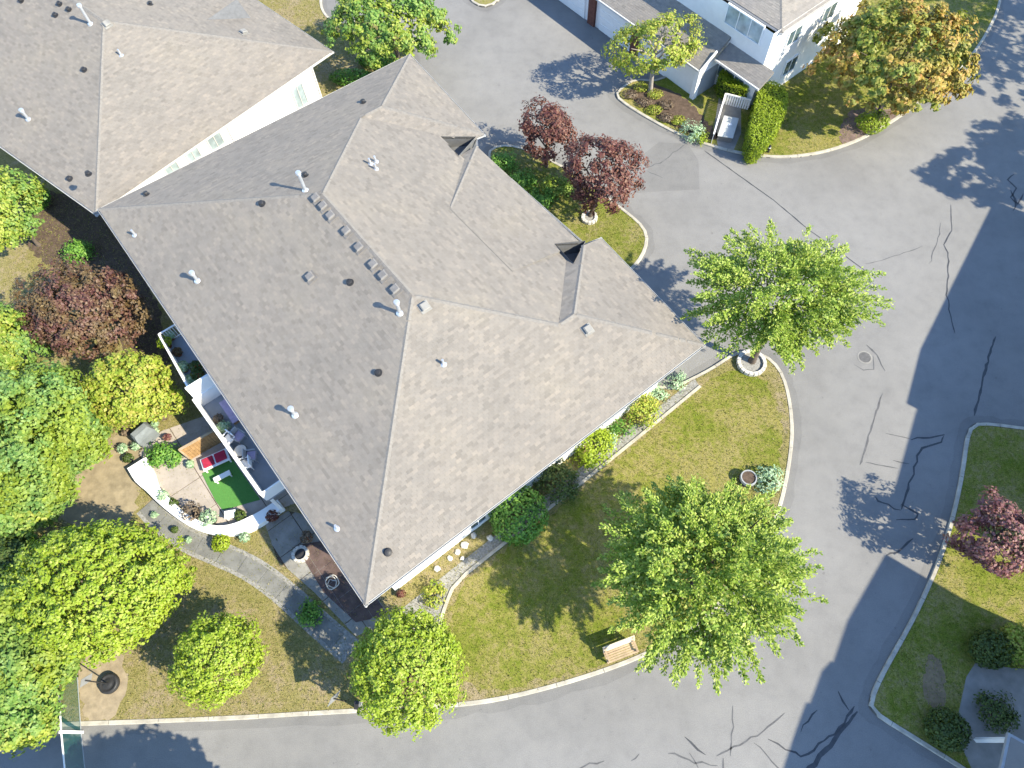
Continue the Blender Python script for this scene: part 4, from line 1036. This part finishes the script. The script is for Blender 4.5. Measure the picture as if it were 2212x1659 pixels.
BARE = [px_poly([(150, 1000), (260, 930), (330, 960), (300, 1060), (290, 1130), (200, 1150), (120, 1120)]), px_poly([(172, 1400), (260, 1395), (285, 1480), (250, 1560), (175, 1565)])]
for nm, lab, poly, dens, mt, sd_, holes in [('grass', 'short dry grass around the house and gardens', poly_main, 100, 'grass', 200, HOUSES+BARE),
        ('grass', 'short grass of the strip with the two reddish trees', poly_ne, 100, 'grass_green', 201, HOUSES), ('grass', 'short green grass of the townhouse island', poly_town, 80, 'grass_green', 202, [px_poly([(1326, 205), (1372, 165), (1480, 190), (1600, 160), (1600, 345), (1540, 330), (1430, 290)])]), ('grass', 'short green grass of the eastern lawn', poly_east, 80, 'grass_green', 203, [px_poly([(2093, 1425), (2150, 1440), (2260, 1450), (2300, 1700), (2110, 1690), (2060, 1580)])])]:
    V, Fq = grass(poly, dens, mt, sd_, holes); tag(np_mesh(nm, V, Fq, LEAF[mt]), lab, 'grass', kind='stuff')

# ------------------------------------------------------------------ patio side of the main house
BZ = 2.6
def zp(pts, z=0., g=(680, 1700, 5.53)): return [P2(*p, z) for p in zc(*g, pts)]
dSW = unit(E_-A); nSW = -perp(dSW)
if nSW.dot(ctr-A) > 0: nSW = -nSW
# balconies: a slab from the wall out to the rail, parts of the house
def sw_s(u, v, z): return np.dot(P2(u, v, z)-A, dSW)
def sw_o(u, v, z): return np.dot(P2(u, v, z)-A, nSW)
wsw = A-nSW*.75
def balcony(s0, s1, o0, o1, rail_w, rail_h, solid, parent):
    a0, a1, b1, b0 = wsw+dSW*s0, wsw+dSW*s1, A+dSW*s1+nSW*o1, A+dSW*s0+nSW*o0
    bal = MB().prism([tuple(p) for p in (a0, a1, b1, b0)], BZ-.22, BZ).build('balcony', M['deck'], parent)
    def rail(p, q, w_):
        p3, q3 = np.array([*p, BZ]), np.array([*q, BZ])
        r = MB().bar(p3+[0, 0, rail_h], q3+[0, 0, rail_h], w_, .07); r.build('handrail', M['white'], bal)
        if solid: MB().bar(p3+[0, 0, rail_h*.5-.03], q3+[0, 0, rail_h*.5-.03], w_*.8, rail_h-.05).build('parapet', M['white'], bal)
        else:
            L = np.linalg.norm(q-p)
            for i in range(int(L/.14)+1):
                x = p3+(q3-p3)*min(1, i*.14/L); MB_b.bar(x, x+[0, 0, rail_h-.035], .025, .025)
            MB_b.bar(p3+[0, 0, .1], q3+[0, 0, .1], .04, .04)
    MB_b = MB()
    rail(b0, b1, rail_w); rail(a0+nSW*.9, b0, .06 if not solid else .08); 
    if not solid: pass
    rail(a1+nSW*.9, b1, .07)
    if MB_b.v: MB_b.build('balusters', M['white'], bal)
    for s, o_ in ((s0+.2, o0-.1), (s1-.2, o1-.1)): MB().box((*(A+dSW*s+nSW*o_), (BZ-.22)/2), (.16, .16, BZ-.22), math.atan2(dSW[1], dSW[0])).build('balcony_post', M['white'], parent)
    return bal
pA = (343, 722); pB = (418, 858); pC = (563, 1066)
oA, oB, oC = [sw_o(*p, BZ+1) for p in (pA, pB, pC)]
sA, sB, sC = [sw_s(*p, BZ+1) for p in (pA, pB, pC)]
bal1 = balcony(sA, sB-.06, oA, oB, .09, 1.0, False, house)
bal2 = balcony(sB+.06, sC, oB+.05, oC, .17, .95, True, house)
q = A+dSW*sB; MB().bar((*(q-nSW*.6), BZ+1.0), (*(q+nSW*oB), BZ+1.0), .1, 2.0).build('privacy_wall', M['white'], house)
def pot_plant(label, p, r, leaf, seed, n=260, pot='terracotta', hh=None, group=None):
    t = thing('potted_plant', label, 'potted plant', p, group); h = r*1.0
    MB().lathe(p, [(r*.6, 0), (r*.78, h*.9), (r*.84, h*.9), (r*.84, h), (r*.72, h), (r*.7, h*.85)], 16).build('pot', M[pot], t, smooth=True)
    V, Fq = globe_leaves((p[0], p[1], p[2]+h+(hh or r*.6)), (r*1.25, r*1.25, hh or r*.9), n, .13, seed, .12, -.6); np_mesh('foliage', V, Fq, LEAF[leaf], t); return t
def bp(u, v): return P(u, v, BZ)
gz6 = (560, 1180, 5.53)
for i, (x, y, lf, r, lab) in enumerate([(330, 590, 'hedge', .30, 'bright green potted plant at the rail of the plant filled balcony'), (420, 420, 'pale', .22, 'pale potted plant in the far corner of the plant filled balcony'),
        (690, 1080, 'pale', .26, 'pale green potted plant at the middle of the plant filled balcony'), (860, 1310, 'pale', .20, 'small white flowered pot near the privacy wall'), (1010, 1250, 'dark', .30, 'dark bushy potted plant under the eave by the privacy wall'),
        (960, 1080, 'dark', .28, 'dark potted plant under the eave at mid balcony'), (560, 760, 'plum', .22, 'reddish potted plant on the plant filled balcony')]):
    pot_plant(lab, np.array([*P2(*zc(*gz6, [(x, y)])[0], BZ+.4), BZ]), r, lf, 300+i)
gz7 = (680, 1430, 5.53)
def b7(x, y, z=BZ): return np.array([*P2(*zc(*gz7, [(x, y)])[0], BZ+.5), z])
pot_plant('pale round potted plant by the parapet of the furnished balcony', b7(870, 930), .26, 'pale', 320, pot='white')
pot_plant('small brown plant in the parapet corner of the furnished balcony', b7(735, 745), .20, 'brown', 321)
def chair(label, p, rz, mat, cush=None, group=None):
    t = thing('garden_chair', label, 'chair', p, group, rz); me = {}
    def part(nm, boxes, m):
        o = MB()
        for b in boxes: o.box(*b)
        ob = o.build(nm, m, None, bevel=.012); ob.parent = t; return ob
    part('seat', [((0, 0, .42), (.5, .5, .05))], mat); part('backrest', [((0, .25, .68), (.5, .05, .5))], mat)
    for s in (-1, 1):
        part('armrest', [((s*.27, 0, .62), (.06, .5, .04))], mat)
        for y in (-.21, .21): part('leg', [((s*.22, y, .2), (.05, .05, .4))], mat)
    if cush: part('cushion', [((0, -.01, .48), (.44, .42, .08))], cush)
    return t
rzc = math.atan2(dSW[1], dSW[0])
chair('white plastic chair beside the lilac seat on the furnished balcony', b7(970, 1190), rzc+.3, M['white'])
chair('grey lilac cushioned chair facing the white balcony chair', b7(1180, 1130), rzc+1.9, M['grey'], M['lilac'])
chair('lilac cushioned chair near the end of the furnished balcony', b7(1440, 1540), rzc+2.6, M['grey'], M['lilac'])
chair('white reclining chair at the parapet end of the furnished balcony', np.array([*P2(*zc(680, 1700, 5.53, [(1340, 210)])[0], BZ+.5), BZ]), rzc-.4, M['white'])
t = thing('side_table', 'round pale side table with dark rim between balcony chairs', 'table', b7(1230, 1440)); c = b7(1230, 1440)
MB().lathe(c, [(.30, .5), (.31, .53), (.31, .55), (.28, .56)], 22).build('table_top', M['stone'], t); MB().lathe(c, [(.33, .49), (.34, .52), (.315, .54)], 22).build('rim', M['dark'], t); MB().lathe(c, [(.2, 0), (.06, .05), (.05, .5)], 12).build('leg', M['dark'], t)
t = thing('side_table', 'long low lilac and brown bench on the balcony under the eave', 'bench', b7(980, 600)); c = b7(980, 600)
MB().box(c+[0, 0, .4], (1.5, .4, .06), rzc).build('seat', M['lilac'], t)
for s in (-1, 1): MB().box((*(c[:2]+dSW*s*.6), BZ+.19), (.06, .36, .38), rzc).build('leg', M['cedar'], t)

# patio paving: slabs laid in rows, each its own piece
pat_px = [(300, 985), (345, 935), (430, 905), (520, 880), (640, 1040), (660, 1080), (570, 1115), (500, 1140), (430, 1128), (365, 1075)]
pat = [tuple(P2(*p)) for p in pat_px]
base_patio = tag(MB().sheet(pat, .092).build('patio', M['mulch']), kind='structure')
def slabs(poly, parent, d, size, z, mat, gap=.02, name='slab', thick=.05):
    n = perp(d); xs = [np.dot(p, d) for p in poly]; ys = [np.dot(p, n) for p in poly]
    tris = []
    for ix in range(math.floor(min(xs)/size[0]), math.ceil(max(xs)/size[0])):
        for iy in range(math.floor(min(ys)/size[1]), math.ceil(max(ys)/size[1])):
            c = poly
            for (ax, k) in ((d, ix*size[0]+gap), ):
                c = clip(c, ax[0], ax[1], -k); c = clip(c, -ax[0], -ax[1], (ix+1)*size[0]-gap) if len(c) > 2 else c
            if len(c) > 2: c = clip(c, n[0], n[1], -(iy*size[1]+gap))
            if len(c) > 2: c = clip(c, -n[0], -n[1], (iy+1)*size[1]-gap)
            if len(c) > 2 and area(c) > .06: MB().prism([tuple(p) for p in c], z-thick+random.uniform(-.004, .004), z+random.uniform(-.005, .005)).build(name, mat, parent)
slabs(pat, base_patio, dSW, (1.9, 2.0), .125, M['slab'])
# corner patio and its curved walk
cor = [tuple(P2(*p)) for p in [(575, 1135), (625, 1105), (690, 1120), (850, 1340), (770, 1375), (680, 1280), (600, 1210)]]
cor_s = tag(MB().sheet(cor, .092).build('patio', M['mulch']), kind='structure'); cor2 = [tuple(P2(*p)) for p in [(640, 1180), (725, 1165), (840, 1330), (770, 1345), (700, 1280)]]
slabs(cor, cor_s, dSW, (1.6, 1.6), .12, M['concrete'])
slabs(cor2, cor_s, dSW, (.9, .9), .135, M['paver'], .01, 'paver', .02)
walk = [P2(*p) for p in [(318, 1092), (345, 1122), (400, 1165), (470, 1195), (545, 1228), (615, 1280), (690, 1350), (760, 1410)]]
L_, R_ = ribbon(smooth_line(walk, 2), 1.25)
wpoly = [tuple(p) for p in L_]+[tuple(p) for p in R_[::-1]]
wk = tag(MB().sheet(wpoly, .0925).build('path', M['gravel']), kind='structure')
ln = smooth_line(walk, 2); acc = 0
seg = [0]+list(np.cumsum([np.linalg.norm(b-a) for a, b in zip(ln[:-1], ln[1:])]))
for i in range(int(seg[-1]/1.3)):
    lo, hi = i*1.3+.02, (i+1)*1.3-.02
    at = lambda s: np.array([np.interp(s, seg, [p[k] for p in ln]) for k in (0, 1)])
    cs = [at(s) for s in np.linspace(lo, hi, 4)]; l2, r2 = ribbon(cs, .85)
    MB().prism([tuple(p) for p in l2]+[tuple(p) for p in r2[::-1]], .08, .12+random.uniform(-.005, .006)).build('slab', M['walk'], wk)
# curved white planter wall round the patio
pw = [P2(*p, .55) for p in [(296, 1000), (322, 1048), (362, 1090), (410, 1128), (462, 1148), (515, 1143), (562, 1120), (606, 1088)]]
pts = smooth_line(pw, 2); wds = list(np.interp(np.linspace(0, 1, len(pts)), [0, .12, .2, .4, .6, .75, 1], [1.0, .95, .5, .36, .40, .62, .45]))
t = thing('planter_wall', 'curved low white wall enclosing the furnished patio', 'wall', (*pw[3], .09))
L_, R_ = ribbon(pts, wds); n = len(L_); o = MB()
ring = lambda z: [(*p, z) for p in L_]+[(*p, z) for p in R_]
o.add(ring(.05)+ring(.55), [(2*n+i, 2*n+i+1, 3*n+i+1, 3*n+i) for i in range(n-1)]+[(i, i+1, 2*n+i+1, 2*n+i) for i in range(n-1)]+[(n+i, 3*n+i, 3*n+i+1, n+i+1) for i in range(n-1)]+[(0, 2*n, 3*n, n), (n-1, 2*n-1, 4*n-1, 3*n-1)])
o.build('wall', M['stucco'], t)
L2, R2 = ribbon(pts, [x+.08 for x in wds]); o = MB(); o.add([(*p, .551) for p in L2]+[(*p, .551) for p in R2]+[(*p, .61) for p in L2]+[(*p, .61) for p in R2], [(2*n+i, 2*n+i+1, 3*n+i+1, 3*n+i) for i in range(n-1)]+[(i, i+1, 2*n+i+1, 2*n+i) for i in range(n-1)]+[(n+i, 3*n+i, 3*n+i+1, n+i+1) for i in range(n-1)]+[(0, 2*n, 3*n, n), (n-1, 2*n-1, 4*n-1, 3*n-1)])
o.build('coping', M['white'], t)
# turf mat, lounge furniture and garden things on the patio
turf = zp([(430, 420), (1060, 120), (1640, 960), (860, 1180), (720, 1000), (540, 650)], .13)
tag(MB().prism([tuple(p) for p in turf], .13, .155).build('turf_mat', M['turf']), 'bright green artificial turf mat on the patio slabs', 'mat')
def lounge(label, a, b, wd, h, frame, cush=None):
    a, b = np.array(a), np.array(b); c = (a+b)/2; d = unit(b-a); L = np.linalg.norm(b-a); rz = math.atan2(d[1], d[0])
    t = thing('patio_bench', label, 'bench', (*c, .14))
    MB().box((*c, .14+h-.04), (L, wd, .08), rz).build('seat', frame, t, bevel=.015)
    for i in (-1, 1):
        for j in (-1, 1): MB().box((*(c+d*i*(L/2-.08)+perp(d)*j*(wd/2-.06)), .14+(h-.08)/2), (.07, .07, h-.08), rz).build('leg', frame, t)
    if cush:
        for i, f in enumerate((-.24, .22)): MB().box((*(c+d*f*L), .14+h+.055), (L*.4, wd*.72, .11), rz).build('cushion', cush, t, bevel=.03)
    return t
a_, b_ = zp([(430, 260), (980, 10)], .5); lounge('long white bench with red cushions beside the cedar screen', a_, b_, .75, .42, M['white'], M['red'])
a_, b_ = zp([(690, 575), (1030, 400)], .4); lounge('narrow white bench at the end of the turf mat', a_, b_, .28, .40, M['white'])
a_, b_ = zp([(900, 1290), (1130, 1250)], .5); lounge('short white bench against the curved planter wall', a_, b_, .42, .45, M['white'])
# cedar privacy screen
f0, f1 = P2(388, 972, 1.5), P2(472, 925, 1.5); d = unit(f1-f0); L = np.linalg.norm(f1-f0)
t = thing('privacy_screen', 'cedar board screen with pale top rail between the two patios', 'screen', (*((f0+f1)/2), .1))
k = int(L/.15)
for i in range(k): MB().box((*(f0+d*(i+.5)*L/k), .80), (L/k-.012, .03+.006*(i % 2), 1.38), math.atan2(d[1], d[0])).build('board', M['cedar'], t)
MB().bar((*f0, 1.53), (*f1, 1.53), .12, .06).build('top_rail', M['wood'], t)
for q in (f0, f1): MB().box((*q, .8), (.1, .1, 1.5), math.atan2(d[1], d[0])).build('post', M['wood'], t)
# covered grill
c = P(313, 940, .5); c[2] = .1
t = thing('covered_grill', 'barbecue grill under a fitted grey cover beside the bare earth', 'grill', c)
o = MB(); rz = math.atan2(d[1], d[0]); m_ = Matrix.Rotation(rz+.3, 3, 'Z'); vs = []
for z, w_, h_ in ((0, 1.1, .78), (.7, 1.08, .74), (.95, .95, .55), (1.08, .8, .32)):
    for x, y in ((-1, -1), (0, -1.08), (1, -1), (1.06, 0), (1, 1), (0, 1.08), (-1, 1), (-1.06, 0)):
        q = m_ @ Vector((x*w_/2+random.uniform(-.02, .02), y*h_/2+random.uniform(-.02, .02), 0)); vs.append((c[0]+q.x, c[1]+q.y, c[2]+z))
o.add(vs, [(r*8+i, r*8+(i+1) % 8, (r+1)*8+(i+1) % 8, (r+1)*8+i) for r in range(3) for i in range(8)]+[tuple(range(24, 32))]); o.build('cover', M['cover'], t)
for x, y in ((-.45, -.3), (.45, -.3), (.45, .3), (-.45, .3)):
    q = m_ @ Vector((x, y, 0)); MB().lathe((c[0]+q.x, c[1]+q.y, c[2]-.01), [(.04, 0), (.04, .03)], 10).build('wheel', M['dark'], t)
gza = (400, 1540, 5.53)
for i, (x, y, lf, r, pt, lab) in enumerate([(420, 470, 'brown', .20, 'stone', 'dry plant in a stone pot left of the covered grill'), (1010, 280, 'pale', .17, 'white', 'white flowering pot behind the covered grill'), (1010, 430, 'pale', .17, 'white', 'second white pot behind the covered grill'),
        (1270, 560, 'pink', .17, 'stone', 'pink flowering pot at the shaded bed corner'), (620, 760, 'pale', .2, 'stone', 'pale pot in front of the covered grill'), (350, 800, 'pale', .2, 'stone', 'pale plant pot outside the patio edge'), (470, 1010, 'dark', .22, 'dark', 'dark pot at the broad end of the planter wall'),
        (1740, 1120, 'pale', .18, 'white', 'white pot at the outer end of the cedar screen'), (1200, 140, 'brown', .15, 'stone', 'small stone pot on bare earth under the yellowish tree')]):
    pot_plant(lab, np.array([*P2(*zc(*gza, [(x, y)])[0], .3), .11]), r, lf, 340+i, 170, pt)
gzb = (500, 1840, 4.424)
for i, (x, y, lf, r, pt, lab, z) in enumerate([(520, 110, 'pale', .26, 'stone', 'pale succulent in the trough beside the white wall', .12), (680, 230, 'dark', .22, 'dark', 'dark pot beside the trough of succulents', .12), (1020, 380, 'brown', .42, 'dark', 'large dried brown plant inside the curved wall', .12),
        (1300, 480, 'pale', .36, 'stone', 'pale spiky plant between dried plant and white bench', .12), (1790, 420, 'dark', .24, 'grey', 'grey pot at the shaded end of the white bench', .12),
        (350, 400, 'pale', .12, 'white', 'small white pot on the curved walk', .125), (690, 650, 'dark', .14, 'dark', 'dark small pot on the curved walk', .125), (920, 820, 'pale', .12, 'white', 'small white pot on the curved walk near the lime shrub', .125), (1860, 780, 'pale', .22, 'white', 'white pot where the planter wall meets the corner patio', .125)]):
    pot_plant(lab, np.array([*P2(*zc(*gzb, [(x, y)])[0], .3), z]), r, lf, 360+i, 220, pt)
pot_plant('terracotta pot with red flowers in the shade of the corner patio', P(593, 1119, .12), .26, 'red', 380, 240)
pot_plant('terracotta pot with brown plant against the wall of the corner patio', P(668, 1165, .12), .24, 'brown', 381, 200)
c = P(650, 1198, .13)
t = thing('fire_pit', 'round beige stone fire ring on the corner patio', 'fire pit', c)
for i in range(12):
    a = i*math.pi/6; MB().box((c[0]+math.cos(a)*.36, c[1]+math.sin(a)*.36, c[2]+.09), (.15, .17, .18+random.uniform(-.01, .01)), a).build('stone', M['stone'], t)
MB().lathe(c, [(.28, 0), (.28, .05)], 18).build('ash_bed', M['dark'], t)
c = P(716, 1258, .3); c[2] = .12
t = thing('garden_hose', 'coiled pale hose lying in deep shade below the eave', 'hose', c)
MB().tube([(c[0]+math.cos(a)*(.2+.012*a+.05*math.sin(a*1.7)), c[1]+math.sin(a)*(.16+.012*a+.05*math.cos(a*2.3)), c[2]+.03+.012*a) for a in np.linspace(0, 15, 70)], .028, 7).build('coil', M['pale'] if 'pale' in M else M['stone'], t, smooth=True)

# south-east bed: gravel strip, concrete edging, stones
bed = [tuple(P2(*p)) for p in [(838, 1340), (920, 1275), (1060, 1165), (1300, 975), (1500, 820), (1512, 838), (1310, 1002), (1075, 1186), (982, 1262), (955, 1345), (900, 1365)]]
tag(MB().sheet(bed, .0932).build('garden_bed', M['gravel']), kind='structure')
ed = smooth_line([P2(*p) for p in [(950, 1352), (962, 1310), (983, 1260), (1075, 1186), (1310, 1002), (1512, 836)]], 1)
L_, R_ = ribbon(ed, .16); o = MB(); n = len(L_)
o.add([(*p, .05) for p in L_]+[(*p, .05) for p in R_]+[(*p, .15) for p in L_]+[(*p, .15) for p in R_], [(2*n+i, 2*n+i+1, 3*n+i+1, 3*n+i) for i in range(n-1)]+[(i, i+1, 2*n+i+1, 2*n+i) for i in range(n-1)]+[(n+i, 3*n+i, 3*n+i+1, n+i+1) for i in range(n-1)])
tag(o.build('bed_edging', M['kerb']), kind='structure')
def rock_mesh(seed):
    r = random.Random(seed); o = MB(); n = 9; prof = [(.8, 0), (1., .25), (.85, .55), (.45, .75)]; vs = []; fs = []
    ph = [r.uniform(.75, 1.2) for _ in range(n)]
    for rr, h in prof: vs += [(rr*ph[i]*math.cos(i*2*math.pi/n), rr*ph[i]*math.sin(i*2*math.pi/n), h*r.uniform(.85, 1.1)) for i in range(n)]
    for k in range(3):
        for i in range(n): fs.append((k*n+i, k*n+(i+1) % n, (k+1)*n+(i+1) % n, (k+1)*n+i))
    fs.append(tuple(range(3*n, 4*n))); o.add(vs, fs); return o
gzc = (1350, 1850, 4.424)
for i, (x, y, s_, lab) in enumerate([(1890, 700, .16, 'white stone on the gravel strip under the glossy shrub'), (1740, 860, .2, 'long pale stone on the gravel strip by the wall'), (1620, 980, .16, 'pinkish stone beside the downspout on the gravel strip'), (1490, 1080, .14, 'white stone at the wide part of the gravel strip'),
        (1700, 1080, .13, 'pale stone near the edging of the gravel strip'), (1280, 1260, .17, 'cream stone by the corner bed'), (1110, 1620, .14, 'small white stone in the corner bed'), (2160, 740, .18, 'grey stone at the foot of the glossy shrub')]):
    me = rock_mesh(400+i).mesh('garden_stone'); me.materials.append(M['stone'])
    tag(place('garden_stone', me, np.array([*P2(*zc(*gzc, [(x, y)])[0], .1), .09]), i*1.1, sc=s_), lab, 'stone', 'stones on the gravel strip')
pot_plant('small terracotta pot with red plant at the white corner wall', P(868, 1285, .1), .17, 'red', 390, 140)

# ------------------------------------------------------------------ bench on the lawn
b0, b1 = P2(1306, 1408, .8), P2(1371, 1383, .8); d = unit(b1-b0); fwd = -perp(d)
if fwd[1] > 0: fwd = -fwd
c = (b0+b1)/2; rz = math.atan2(d[1], d[0])
t = thing('park_bench', 'wooden slatted bench with backrest at the edge of the curved lawn', 'bench', (*c, .09))
for i in range(5): MB().box((*(c+fwd*(.06+i*.105)), .09+.44), (1.6, .085, .035), rz).build('seat_slat', M['wood'], t)
for i in range(4): MB().box((*(c-fwd*(.02+i*.05)), .09+.54+i*.115), (1.6, .05, .112), rz).build('back_slat', M['pale_wood'], t)
for s in (-1, 1):
    q = c+d*s*.7
    MB().bar((*(q+fwd*.45), .09), (*(q+fwd*.45), .72), .07, .07).build('leg', M['wood'], t)
    MB().bar((*(q+fwd*.02), .09), (*(q-fwd*.15), 1.02), .07, .07).build('leg', M['wood'], t)
    MB().bar((*(q+fwd*.5), .735), (*(q-fwd*.08), .735), .08, .035).build('armrest', M['wood'], t)
# ------------------------------------------------------------------ tree rings and the half barrel
def ring_planter(label, px, R, h, mat, n, soil='soil', cat='planter', name='stone_ring'):
    c = P(*px, .1); c[2] = .08; t = thing(name, label, cat, c)
    for i in range(n):
        a = 2*math.pi*i/n; MB().box((c[0]+math.cos(a)*R, c[1]+math.sin(a)*R, c[2]+h/2), (.2, 2*math.pi*R/n*.93, h+random.uniform(-.015, .015)), a).build('stone', M[mat], t, bevel=.02)
    MB().lathe(c, [(R-.09, 0), (R-.09, h*.55)], 24).build('soil', M[soil], t); return t
ring_planter('round ring of white stones around the corner tree trunk', (1622, 786), .72, .28, 'stone', 18, 'gravel')
ring_planter('small white stone ring round the larger reddish tree', (1273, 472), .42, .22, 'stone', 12, 'gravel')
c = P(1614, 1036, .2); c[2] = .08
t = thing('barrel_planter', 'dark half barrel planter with pale rim on the curved lawn', 'planter', c)
MB().lathe(c, [(.36, 0), (.44, .3), (.42, .48), (.36, .48), (.36, .4)], 22).build('barrel', M['grey'], t); MB().lathe(c, [(.45, .16), (.458, .2), (.45, .24)], 22).build('hoop', M['dark'], t); MB().lathe(c, [(.35, .3), (.35, .42)], 20).build('soil', M['mulch'], t)

# ------------------------------------------------------------------ sign posts
def sign_post(label, px, h, plate, rz, base_disc=False):
    c = P(*px, 0); c[2] = .085; t = thing('sign_post', label, 'sign', c)
    MB().tube([c, c+[0, 0, h]], .03, 10).build('pole', M['dark'], t)
    s = plate/2; d = np.array([math.cos(rz), math.sin(rz)]); nn = perp(d); o = MB(); zc_ = c[2]+h-s*.3
    vs = [(*(c[:2]+d*x*s+nn*y), zc_+z*s) for y in (.035, .05) for x, z in ((-1, 0), (0, -1), (1, 0), (0, 1))]
    o.add(vs, [(0, 1, 2, 3), (7, 6, 5, 4), (0, 4, 5, 1), (1, 5, 6, 2), (2, 6, 7, 3), (3, 7, 4, 0)]); o.build('plate', M['sign_red'], t)
    return t, c
sign_post('diamond sign on a slim dark post at the kerb by the globe tree', (748, 1515), 2.2, .85, .95)
t, c = sign_post('diamond sign on a slim dark post standing in a round black tub', (243, 1478), 2.2, .75, 1.0)
MB().lathe(c, [(.40, 0), (.45, .1), (.45, .30), (.40, .34), (.33, .34), (.30, .30), (.2, .36), (.08, .40), (.06, .40)], 26).build('tub', M['dark'], t, smooth=True)
c = P(776, 1524, .3); c[2] = .085
t = thing('utility_box', 'narrow dark utility box beside the kerb sign post', 'box', c)
MB().box(c+[0, 0, .42], (.22, .36, .84), .1).build('body', M['dark'], t, bevel=.02); MB().box(c+[.125, 0, .45], (.02, .3, .7), .1).build('door', M['grey'], t)
c = P(1658, 330, 0); t = thing('marker_post', 'short black marker post at the kerb by the long hedge', 'post', c)
MB().lathe(c, [(.09, 0), (.09, .6), (.06, .66)], 12).build('post', M['dark'], t); MB().lathe(c, [(.093, .45), (.093, .53)], 12).build('band', M['white'], t)

# ------------------------------------------------------------------ screened fence at the western road edge
fa, fm, fb = P2(166, 1400), P2(178, 1582), P2(193, 1720)
t = thing('screen_fence', 'white framed fence with green screen mesh beside the western road edge', 'fence', (*fm, .05))
HF = 1.65
for a, b in ((fa, fm), (fm, fb)):
    MB().bar((*a, HF), (*b, HF), .05, .05).build('top_rail', M['white'], t)
    MB().bar((*a, .12), (*b, .12), .035, .035).build('bottom_rail', M['grey'], t)
    d = unit(b-a); o = MB(); o.add([(*a, .14), (*b, .14), (*b, HF-.03), (*a, HF-.03)], [(0, 1, 2, 3)]); o.build('screen', M['screen'], t)
for q, w_ in ((fa, .07), (fm, .12), (fb, .07)): MB().box((*q, HF/2+.03), (w_, w_, HF+.1), .1).build('post', M['white'], t)

# ------------------------------------------------------------------ utility enclosure by the clipped hedges
gze = (2550, 200, 4.424)
def e2(x, y, z): return P2(*zc(*gze, [(x, y)])[0], z)
t = thing('enclosure_frame', 'low white frame fence around the utility cabinet', 'fence', (*e2(760, 680, .9), .09))
p0, p1, p2 = e2(560, 1350, .9), e2(755, 680, .9), e2(1180, 780, .9)
for a, b in ((p0, p1), (p1, p2)):
    MB().bar((*a, .95), (*b, .95), .1, .07).build('top_rail', M['white'], t)
    L = np.linalg.norm(b-a); k = int(L/.16)
    for i in range(k): MB().box((*(a+(b-a)*(i+.5)/k), .5), (.12, .03, .84), math.atan2(*(b-a)[::-1])).build('board', M['white'], t)
cc = [e2(*p, .55) for p in ((730, 1030), (980, 1080), (880, 1410), (620, 1370))]
t = thing('utility_cabinet', 'pale grey metal utility cabinet between hedge and white frame', 'cabinet', (*np.mean(cc, axis=0), .09))
MB().prism([tuple(p) for p in inset([tuple(p) for p in cc], .05)], .09, .52).build('body', M['vent'], t)
MB().prism([tuple(p) for p in cc], .52, .57).build('lid', plain('pale_grey_enamel', (.42, .44, .43), .5, .08, 2), t, bevel=.02)
q = np.mean(cc, axis=0); MB().box((q[0]+.1, q[1]+.2, .58), (.3, .2, .02), .3).build('label_plate', M['white'], t)
